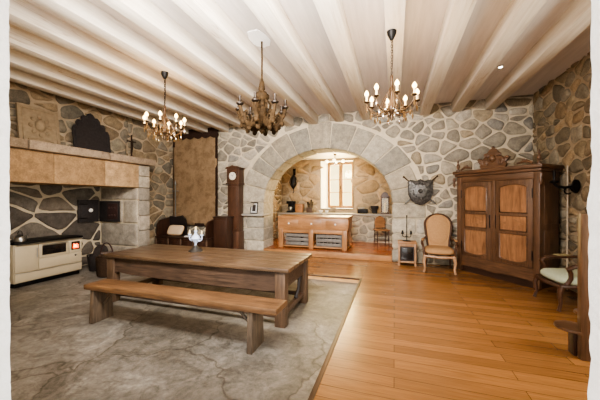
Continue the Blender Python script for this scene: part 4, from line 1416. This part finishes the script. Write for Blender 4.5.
# ================================================================= CHANDELIERS
def crystal_chandelier(loc, label, rz):
    # loc: hanging point under the beam; the drop is 1.05 m
    t = thing('crystal_chandelier', label, 'chandelier', loc, rz, 'brass candle chandeliers')
    mb = MB(); mb.lathe([(.018, -.10), (.03, -.08), (.05, -.035), (.055, 0)], n=14); mb.build('canopy', M['black'], t)
    mb = MB()
    z = -.09; i = 0
    while z > -.52:
        r = .016; a = PI / 2 * (i % 2)
        mb.tube([(r * .6 * math.cos(q) * math.cos(a), r * .6 * math.cos(q) * math.sin(a), z - .02 + .02 * math.sin(q)) for q in [2 * PI * k / 8 for k in range(8)]], .004, 5, closed=True)
        z -= .031; i += 1
    mb.tube([(.012, 0, -.1), (.014, .004, -.3), (0, 0, -.53)], .004, 5)
    mb.build('chain', M['bronze'], t)
    z0 = -.90
    mb = MB(); mb.lathe([(.006, -.50), (.016, -.52), (.012, -.56), (.012, -.70), (.02, -.73), (.012, -.76), (.014, -.82), (.04, -.86), (.05, -.90), (.03, -.94), (.012, -.97), (.02, -1.0), (.004, -1.04)], n=12); mb.build('stem', M['brass'], t)
    for k in range(8):
        a = k * PI / 4 + .2
        T = Matrix.Rotation(a, 4, 'Z')
        r1 = .285
        mb = MB()
        mb.tube([(.02, 0, z0), (.08, 0, z0 - .045), (.16, 0, z0 - .055), (.235, 0, z0 - .02), (.275, 0, z0 + .03), (r1, 0, z0 + .075)], [.009, .008, .008, .007, .007, .007], 6, T)
        # inner curl rising to the stem
        mb.tube([(.16, 0, z0 - .05), (.13, 0, z0 + .03), (.09, 0, z0 + .12), (.04, 0, z0 + .2), (.012, 0, z0 + .26)], [.005, .005, .005, .004, .004], 5, T)
        mb.lathe([(.008, z0 + .07), (.034, z0 + .085), (.03, z0 + .092), (.012, z0 + .095)], (r1, 0, 0), 10, T)
        arm = mb.build('arm', M['brass'], t)
        mb = MB(); mb.lathe([(.0125, z0 + .09), (.0125, z0 + .155)], (r1, 0, 0), 8, T); mb.build('candle_sleeve', M['cream2'], arm)
        mb = MB(); mb.lathe([(.010, z0 + .155), (.024, z0 + .172), (.024, z0 + .19), (.012, z0 + .212), (.002, z0 + .225)], (r1, 0, 0), 10, T); mb.build('bulb', M['bulb'], arm)
        mb = MB()
        for (rr, zz, L) in ((r1, z0 + .065, .075), (.235, z0 - .03, .07), (.16, z0 - .065, .06), (.12, z0 + .02, .05)):
            mb.lathe([(.002, 0), (.008, -.01), (.003, -.02), (.003, -.025), (.013, -.03 - L * .4), (.008, -.03 - L * .75), (.001, -.03 - L)], (rr, 0, zz), 6, T)
        mb.build('crystal_drop', M['crystal'], arm)
    L = bpy.data.lights.new('chandelier_light', 'POINT'); L.energy = 34; L.color = (1, .66, .34); L.shadow_soft_size = .28
    lo = bpy.data.objects.new('chandelier_light', L); COL.objects.link(lo); lo.parent = t; lo.location = (0, 0, -.72)
    return t
crystal_chandelier((-.03, 3.49, 3.45), 'lit brass crystal chandelier hanging in front of arch right shoulder', 0.0)
crystal_chandelier((-3.36, 3.52, 3.45), 'lit brass crystal chandelier hanging near fireplace and tapestry', .35)

t = thing('carved_chandelier', 'unlit gilded carved wooden chandelier hanging in middle of beams', 'chandelier', (-1.74, 3.58, 3.68))
mb = MB(); mb.tube([(0, 0, 0), (.004, 0, -.25), (0, 0, -.54)], .013, 8); mb.build('rope', M['gilt'], t)
mb = MB(); mb.lathe([(.012, -.50), (.02, -.53), (.035, -.60), (.045, -.66), (.03, -.70), (.07, -.71), (.105, -.75), (.10, -.79), (.06, -.83), (.045, -.89), (.07, -.94), (.075, -1.0), (.05, -1.05), (.09, -1.09), (.10, -1.14), (.06, -1.19), (.03, -1.215), (.04, -1.24), (.008, -1.28)], n=14); mb.build('stem', M['gilt'], t)
mb = MB()
for k in range(6):
    T = Matrix.Rotation(k * PI / 3 + .5, 4, 'Z')
    mb.tube([(.06, 0, -.80), (.12, 0, -.86), (.11, 0, -.95), (.07, 0, -1.0)], [.012, .02, .02, .012], 6, T)
mb.build('leaf_collar', M['gilt'], t)
for k in range(8):
    T = Matrix.Rotation(k * PI / 4 + .2, 4, 'Z')
    mb = MB()
    mb.tube([(.06, 0, -1.08), (.12, 0, -1.17), (.20, 0, -1.19), (.265, 0, -1.13), (.27, 0, -1.05), (.235, 0, -1.01), (.215, 0, -1.05)], [.04, .046, .042, .036, .032, .026, .02], 8, T)
    mb.tube([(.265, 0, -1.1), (.31, 0, -1.03), (.33, 0, -.95)], [.028, .028, .022], 8, T)
    mb.ball((.20, 0, -1.225), .035, 8, 1.2, T); mb.ball((.28, 0, -1.15), .034, 8, 1.2, T)
    mb.tube([(.17, 0, -1.17), (.14, 0, -1.09), (.17, 0, -1.04)], [.02, .016, .01], 6, T)
    arm = mb.build('arm', M['gilt'], t)
    mb = MB(); mb.lathe([(.012, -.96), (.048, -.935), (.05, -.92), (.018, -.915), (.02, -.90), (.026, -.89)], (.33, 0, 0), 12, T); mb.build('drip_pan', M['bronze'], arm)
    mb = MB(); mb.lathe([(.017, -.91), (.017, -.85), (.022, -.84), (.02, -.825)], (.33, 0, 0), 10, T); mb.build('candle_holder', M['bronze'], arm)

# ceiling details
mb = MB()
pts = []
for i in range(18):
    a = 2 * PI * i / 18
    r = 1 + .28 * mnoise.noise((math.cos(a) * 2, math.sin(a) * 2, 4))
    pts.append((-1.75 + .14 * r * math.cos(a), 3.52 + .22 * r * math.sin(a)))
mb.prism(pts, ZC - .006, ZC + .001, 'xy'); struct(mb.build('ceiling_patch', M['plaster']), 'rough white plaster patch around the chandelier rope')
t = thing('recessed_spot', 'small lit recessed spotlight in ceiling near right wall', 'spotlight', (1.66, 5.5, ZC))
mb = MB(); mb.lathe([(.045, 0), (.045, -.008), (.034, -.01)], n=20); mb.build('rim', M['white'], t)
mb = MB(); mb.lathe([(.033, -.009), (.02, -.0125)], n=16); mb.build('lamp', M['spot'], t)

# ================================================================= KITCHEN
IX0, IX1, IY0, IY1 = -3.17, -1.13, 7.50, 8.30
t = thing('kitchen_island', 'long pine butcher block island with drawers under the arch', 'kitchen island', ((IX0 + IX1) / 2, (IY0 + IY1) / 2, ZK))
hx, hy = (IX1 - IX0) / 2, (IY1 - IY0) / 2
H = .89
mb = MB(); mb.box((-hx, -hy, H - .05), (hx, hy, H), .01); mb.build('worktop', M['pine'], t)
mb = MB(); mb.box((-hx + .02, -hy + .02, H - .36), (hx - .02, hy - .02, H - .05), .006); mb.build('apron', M['pine'], t)
for i in range(3):
    x = -hx + .36 + i * .66
    mb = MB(); mb.box((x - .27, -hy + .008, H - .31), (x + .27, -hy + .02, H - .10), .006); d = mb.build('drawer', M['pine'], t)
    mb = MB(); mb.lathe([(.012, 0), (.012, .012), (.024, .02), (.02, .032)], n=12, mat=Matrix.Translation((x, -hy + .008, H - .2)) @ Matrix.Rotation(PI / 2, 4, 'X')); mb.build('knob', M['white'], d)
for x in (-hx + .10, -.03, hx - .12):
    for y in (-hy + .08, hy - .08):
        mb = MB(); mb.box((x - .065, y - .05, 0), (x + .065, y + .05, H - .36), .008); mb.build('leg', M['pineleg'], t)
mb = MB(); mb.box((-hx + .16, -hy + .05, H - .47), (hx - .18, -hy + .07, H - .36), .004); mb.build('rail', M['pine'], t)
mb = MB(); mb.box((-hx + .05, -hy + .06, .03), (hx - .05, hy - .06, .06), .004); mb.build('lower_shelf', M['pine'], t)
def crate(x, label, wd):
    t = thing('crate', label, 'crate', (x, IY0 + .36, ZK + .062), 0, 'grey crates under the island')
    w, d, h = wd / 2, .22, .33
    mb = MB()
    for z in (0.0, .12, .24):
        mb.box((-w, -d, z), (w, -d + .015, z + .095), .003); mb.box((-w, d - .015, z), (w, d, z + .095), .003)
        mb.box((-w, -d + .016, z), (-w + .015, d - .016, z + .095), .003); mb.box((w - .015, -d + .016, z), (w, d - .016, z + .095), .003)
    mb.build('slat_side', M['crate'], t)
    mb = MB(); mb.box((-w, -d, 0), (w, d, .012)); mb.build('bottom', M['crate'], t)
    for sx in (-1, 1):
        mb = MB(); mb.box((sx * (w - .028) - .012, -d - .012, 0), (sx * (w - .028) + .012, -d - .001, h + .01), .003); mb.build('corner_batten', M['crate'], t)
    return t
crate(-2.62, 'grey slatted crate on left side of island shelf', .68)
crate(-1.70, 'grey slatted crate of bottles on right side of island shelf', .72)
def bottle(x, y, z, label, s=1.0, capm='redfoil', grp='bottles in the right crate'):
    t = thing('bottle', label, 'bottle', (x, y, z), 0, grp)
    mb = MB(); mb.lathe([(.036 * s, 0), (.038 * s, .01), (.038 * s, .19 * s), (.03 * s, .23 * s), (.014 * s, .26 * s), (.014 * s, .3 * s)], n=12); mb.build('glass', M['bottle'], t)
    mb = MB(); mb.lathe([(.0155 * s, .28 * s), (.0155 * s, .335 * s), (.014 * s, .345 * s)], n=10); mb.build('cap', M[capm], t)
    return t
ps = [(-1.94, 'leftmost'), (-1.83, 'second'), (-1.72, 'middle'), (-1.61, 'fourth'), (-1.50, 'rightmost')]
for x, wd in ps:
    bottle(x, IY0 + .30, ZK + .078, {'leftmost': 'leftmost red-capped dark bottle in the right crate', 'second': 'red-capped dark bottle second from left in right crate', 'middle': 'red-capped dark bottle in the middle of right crate', 'fourth': 'red-capped dark bottle second from right in right crate', 'rightmost': 'rightmost red-capped dark bottle in the right crate'}[wd], 1.12)
bottle(-2.52, IY0 + .30, ZK + .078, 'single red-capped dark bottle in the left crate', 1.12, 'redfoil', None)

# counter along the back of the kitchen
t = thing('kitchen_counter', 'grey granite counter on stone base along kitchen back wall', 'counter', (-1.6, YK, ZK))
rng = random.Random(61)
W = Masonry()
ctop = .90
def cf(u, v, h):
    return (u, -.50 - h, v)
W.face([cf(-2.28, 0, 0), cf(2.1, 0, 0), cf(2.1, ctop - .06, 0), cf(-2.28, ctop - .06, 0)], 0)
W.face([(2.1, -.5, 0), (2.1, -.06, 0), (2.1, -.06, ctop - .06), (2.1, -.5, ctop - .06)], 0)
W.rubble(-2.26, 2.08, 0, ctop - .06, cf, PAL_A, rng, 0.42, 0.26)
o = W.build('stone_base', [M['mortar'], M['stone']]); o.parent = t
mb = MB(); mb.box((-2.28, -.58, ctop - .06), (2.12, -.06, ctop), .01); mb.build('countertop', M['granite'], t)
CZ = ZK + ctop
CY = YK - .30

def small(name, label, cat, loc, parts, group=None, rz=0):
    t = thing(name, label, cat, loc, rz, group)
    for nm, mb, mt in parts:
        mb.build(nm, mt, t)
    return t
# coffee machine
a = MB(); a.box((-.12, -.14, 0), (.12, .14, .05), .01); a.box((-.12, .02, .05), (.12, .14, .34), .012)
b = MB(); b.box((-.125, -.14, .30), (.125, .145, .40), .015)
c = MB(); c.lathe([(.05, .052), (.07, .08), (.065, .17), (.04, .2)], (0, -.06, 0), 14)
small('coffee_maker', 'black coffee maker on counter left of kitchen window', 'coffee maker', (-3.46, CY, CZ + .001), [('body', a, M['black']), ('head', b, M['black']), ('jug', c, M['steel'])])
a = MB(); a.box((-.13, -.1, 0), (.13, .1, .26), .008)
b = MB(); b.box((-.135, -.105, .26), (.135, .105, .30), .01); 
c = MB(); c.ball((0, -.112, .2), .014, 8)
small('bread_box', 'orange-brown wooden box beside the black coffee maker', 'box', (-3.14, CY, CZ + .001), [('box', a, M['pine']), ('lid', b, M['pine']), ('knob', c, M['brass'])])
a = MB(); a.box((-.11, -.09, 0), (.11, .09, .18), .008)
b = MB()
for i, (x, y, r, hh) in enumerate(((-.06, 0, .03, .34), (.03, .02, .03, .42), (.08, -.02, .02, .36), (-.01, -.03, .02, .30))):
    b.tube([(x, y, .17), (x * 1.3, y, hh)], [r * .5, r], 8); b.ball((x * 1.3, y, hh), r * 1.2, 8)
small('utensil_box', 'brown box of upright dark utensils left of kitchen window', 'utensil holder', (-2.76, CY, CZ + .001), [('box', a, M['oldwood']), ('utensils', b, M['bronze'])])
for x, lb, r in ((-2.36, 'small white bowl on counter just left of kitchen window', .07), (-2.16, 'small white bowl on counter below window left corner', .06)):
    a = MB(); a.lathe([(r * .5, 0), (r * .55, .008), (r * .9, .05), (r, .09), (r * .94, .09), (r * .5, .02)], n=16)
    b = MB(); b.lathe([(r * .45, -.0005), (r * .5, .004)], n=14)
    small('bowl', lb, 'bowl', (x, CY - .05, CZ + .002), [('bowl', a, M['white']), ('foot', b, M['white'])], 'white bowls on the counter')
# scales and pots to the right of the window
a = MB(); a.box((-.16, -.09, 0), (.16, .09, .14), .015)
b = MB(); b.lathe([(.09, 0), (.12, .03), (.115, .03)], (-.04, 0, .15), 16)
small('kitchen_scale', 'dark kitchen scale with pale pan right of kitchen window', 'scale', (-.98, CY, CZ + .001), [('body', a, M['black']), ('pan', b, M['white'])])
a = MB(); a.lathe([(.06, 0), (.085, .02), (.09, .12), (.12, .17), (.13, .25), (.12, .25), (.08, .13)], n=18)
b = MB(); b.tube([(-.12, 0, .2), (-.17, 0, .22), (-.15, 0, .14), (-.09, 0, .1)], .01, 6)
small('iron_pot', 'dark flared iron pot on counter right of the scale', 'pot', (-.60, CY, CZ + .001), [('pot', a, M['iron']), ('handle', b, M['iron'])])
# lantern cabinet
a = MB()
for sx in (-1, 1):
    for sy in (-1, 1):
        a.box((sx * .11 - .014, sy * .09 - .014, .04), (sx * .11 + .014, sy * .09 + .014, .50), .004)
a.box((-.13, -.11, 0), (.13, .11, .04), .006); a.box((-.13, -.11, .50), (.13, .11, .54), .006)
b = MB(); b.prism([(-.14, .54), (.14, .54), (.07, .66), (0, .70), (-.07, .66)], -.11, .11)
c = MB(); c.box((-.098, -.08, .04), (.098, .08, .5))
d = MB(); d.lathe([(.05, .04), (.05, .08), (.03, .10), (.03, .28), (.045, .30), (.01, .36)], n=12)
small('wooden_lantern', 'red-brown wooden glazed lantern at right end of kitchen counter', 'lantern', (-.28, CY, CZ + .001), [('frame', a, M['clockwood']), ('roof', b, M['clockwood']), ('glazing', c, M['glass']), ('candle', d, M['cream2'])])
# wicker-backed stool chair
t = thing('kitchen_chair', 'small wooden chair with orange back in kitchen right corner', 'chair', (-.36, 8.86, ZK), math.radians(20))
mb = MB(); mb.box((-.2, -.19, .43), (.2, .19, .46), .01); mb.build('seat', M['pine'], t)
for sx in (-1, 1):
    mb = MB(); mb.tube([(sx * .17, -.16, 0), (sx * .16, -.15, .43)], .017, 8); mb.build('leg', M['chairwood'], t)
    mb = MB(); mb.tube([(sx * .17, .17, 0), (sx * .165, .16, .45), (sx * .15, .2, .80)], .017, 8); mb.build('leg', M['chairwood'], t)
mb = MB()
for z in (.15, .28):
    mb.tube([(-.165, -.155, z), (.165, -.155, z)], .01, 6); mb.tube([(-.165, .165, z), (.165, .165, z)], .01, 6)
mb.build('stretcher', M['chairwood'], t)
mb = MB(); mb.prism([(-.16, .50), (.16, .50), (.17, .68), (.12, .80), (0, .86), (-.12, .80), (-.17, .68)], .165, .185); mb.build('backrest', M['pine'], t)
# black iron ornament on kitchen wall
t = thing('iron_wall_lantern', 'black wrought iron hanging lantern on kitchen stone wall', 'lantern', (-3.42, YK - .16, 1.85))
mb = MB(); mb.lathe([(.01, 0), (.05, .04), (.09, .10), (.10, .16), (.10, .40), (.07, .46), (.02, .52), (.012, .60)], n=8); mb.build('cage', M['black'], t)
mb = MB(); mb.tube([(0, .10, .62), (0, 0, .66), (0, -.01, .58)], .014, 6); mb.box((-.05, .09, .5), (.05, .105, .74), .004); mb.build('bracket', M['black'], t)
mb = MB()
for k in range(6):
    a = k * PI / 3
    mb.tube([(.09 * math.cos(a), .09 * math.sin(a), .12), (.15 * math.cos(a), .11 * math.sin(a), .26), (.09 * math.cos(a), .09 * math.sin(a), .42)], .012, 6)
mb.tube([(0, 0, .02), (.02, 0, -.08), (-.02, 0, -.14)], .016, 6)
mb.build('scrollwork', M['iron'], t)
# kitchen pendant
t = thing('kitchen_pendant', 'small brass pendant with glowing globes before kitchen window', 'pendant lamp', (-1.75, 8.75, 2.90))
mb = MB(); mb.lathe([(.01, -.06), (.05, -.02), (.055, 0)], n=12); mb.build('canopy', M['brass'], t)
mb = MB(); mb.tube([(0, 0, -.03), (0, 0, -.30)], .012, 6); mb.lathe([(.02, -.28), (.045, -.31), (.02, -.35), (.004, -.38)], n=10); mb.build('stem', M['brass'], t)
for k in range(4):
    T = Matrix.Rotation(k * PI / 2 + .1, 4, 'Z')
    mb = MB(); mb.tube([(.02, 0, -.31), (.12, 0, -.34), (.22, 0, -.31), (.25, 0, -.27)], .009, 6, T); a = mb.build('arm', M['brass'], t)
    mb = MB(); mb.ball((.25, 0, -.23), .05, 12, 1.0, T); mb.build('globe', m_emit('globe_glow', (1, .82, .5, 1), 5), a)

# ================================================================= LIGHT
def area(name, loc, rot, sx, sy, e, col=(1, 1, 1), spread=PI):
    L = bpy.data.lights.new(name, 'AREA'); L.shape = 'RECTANGLE'; L.size = sx; L.size_y = sy; L.energy = e; L.color = col; L.spread = spread
    o = bpy.data.objects.new(name, L); COL.objects.link(o); o.location = loc; o.rotation_euler = rot
    return o
# daylight outside the kitchen window and outside the right-hand window
area('window_daylight', (-1.8, YK + .75, 2.0), (PI / 2, 0, PI), .9, 1.5, 260, (1, .93, .8))
area('side_window_daylight', (XR + .75, (WY0 + WY1) / 2, 1.7), (PI / 2, 0, PI / 2), 2.2, 1.9, 170, (1, .97, .93))
# unseen fill lights added above the near opening to brighten room and ceiling
area('added_room_fill', (-1.6, 1.2, 3.2), (math.radians(70), 0, math.radians(14)), 3.4, .35, 300, (1, .96, .9), math.radians(120))
area('added_ceiling_fill', (-1.8, 1.2, 2.85), (math.radians(132), 0, math.radians(18)), 3.6, .3, 100, (1, .96, .92))
def point(name, loc, e, col, r):
    L = bpy.data.lights.new(name, 'POINT'); L.energy = e; L.color = col; L.shadow_soft_size = r
    o = bpy.data.objects.new(name, L); COL.objects.link(o); o.location = loc
point('kitchen_lamp', (-1.75, 8.75, 2.5), 55, (1, .8, .55), .15)

w = bpy.data.worlds.new('world'); scene.world = w; w.use_nodes = True
bg = w.node_tree.nodes['Background']
bg.inputs['Color'].default_value = (1, .985, .95, 1)
bg.inputs['Strength'].default_value = 3.0

scene.view_settings.view_transform = 'AgX'
scene.view_settings.look = 'AgX - Medium High Contrast'
scene.view_settings.exposure = 0.3
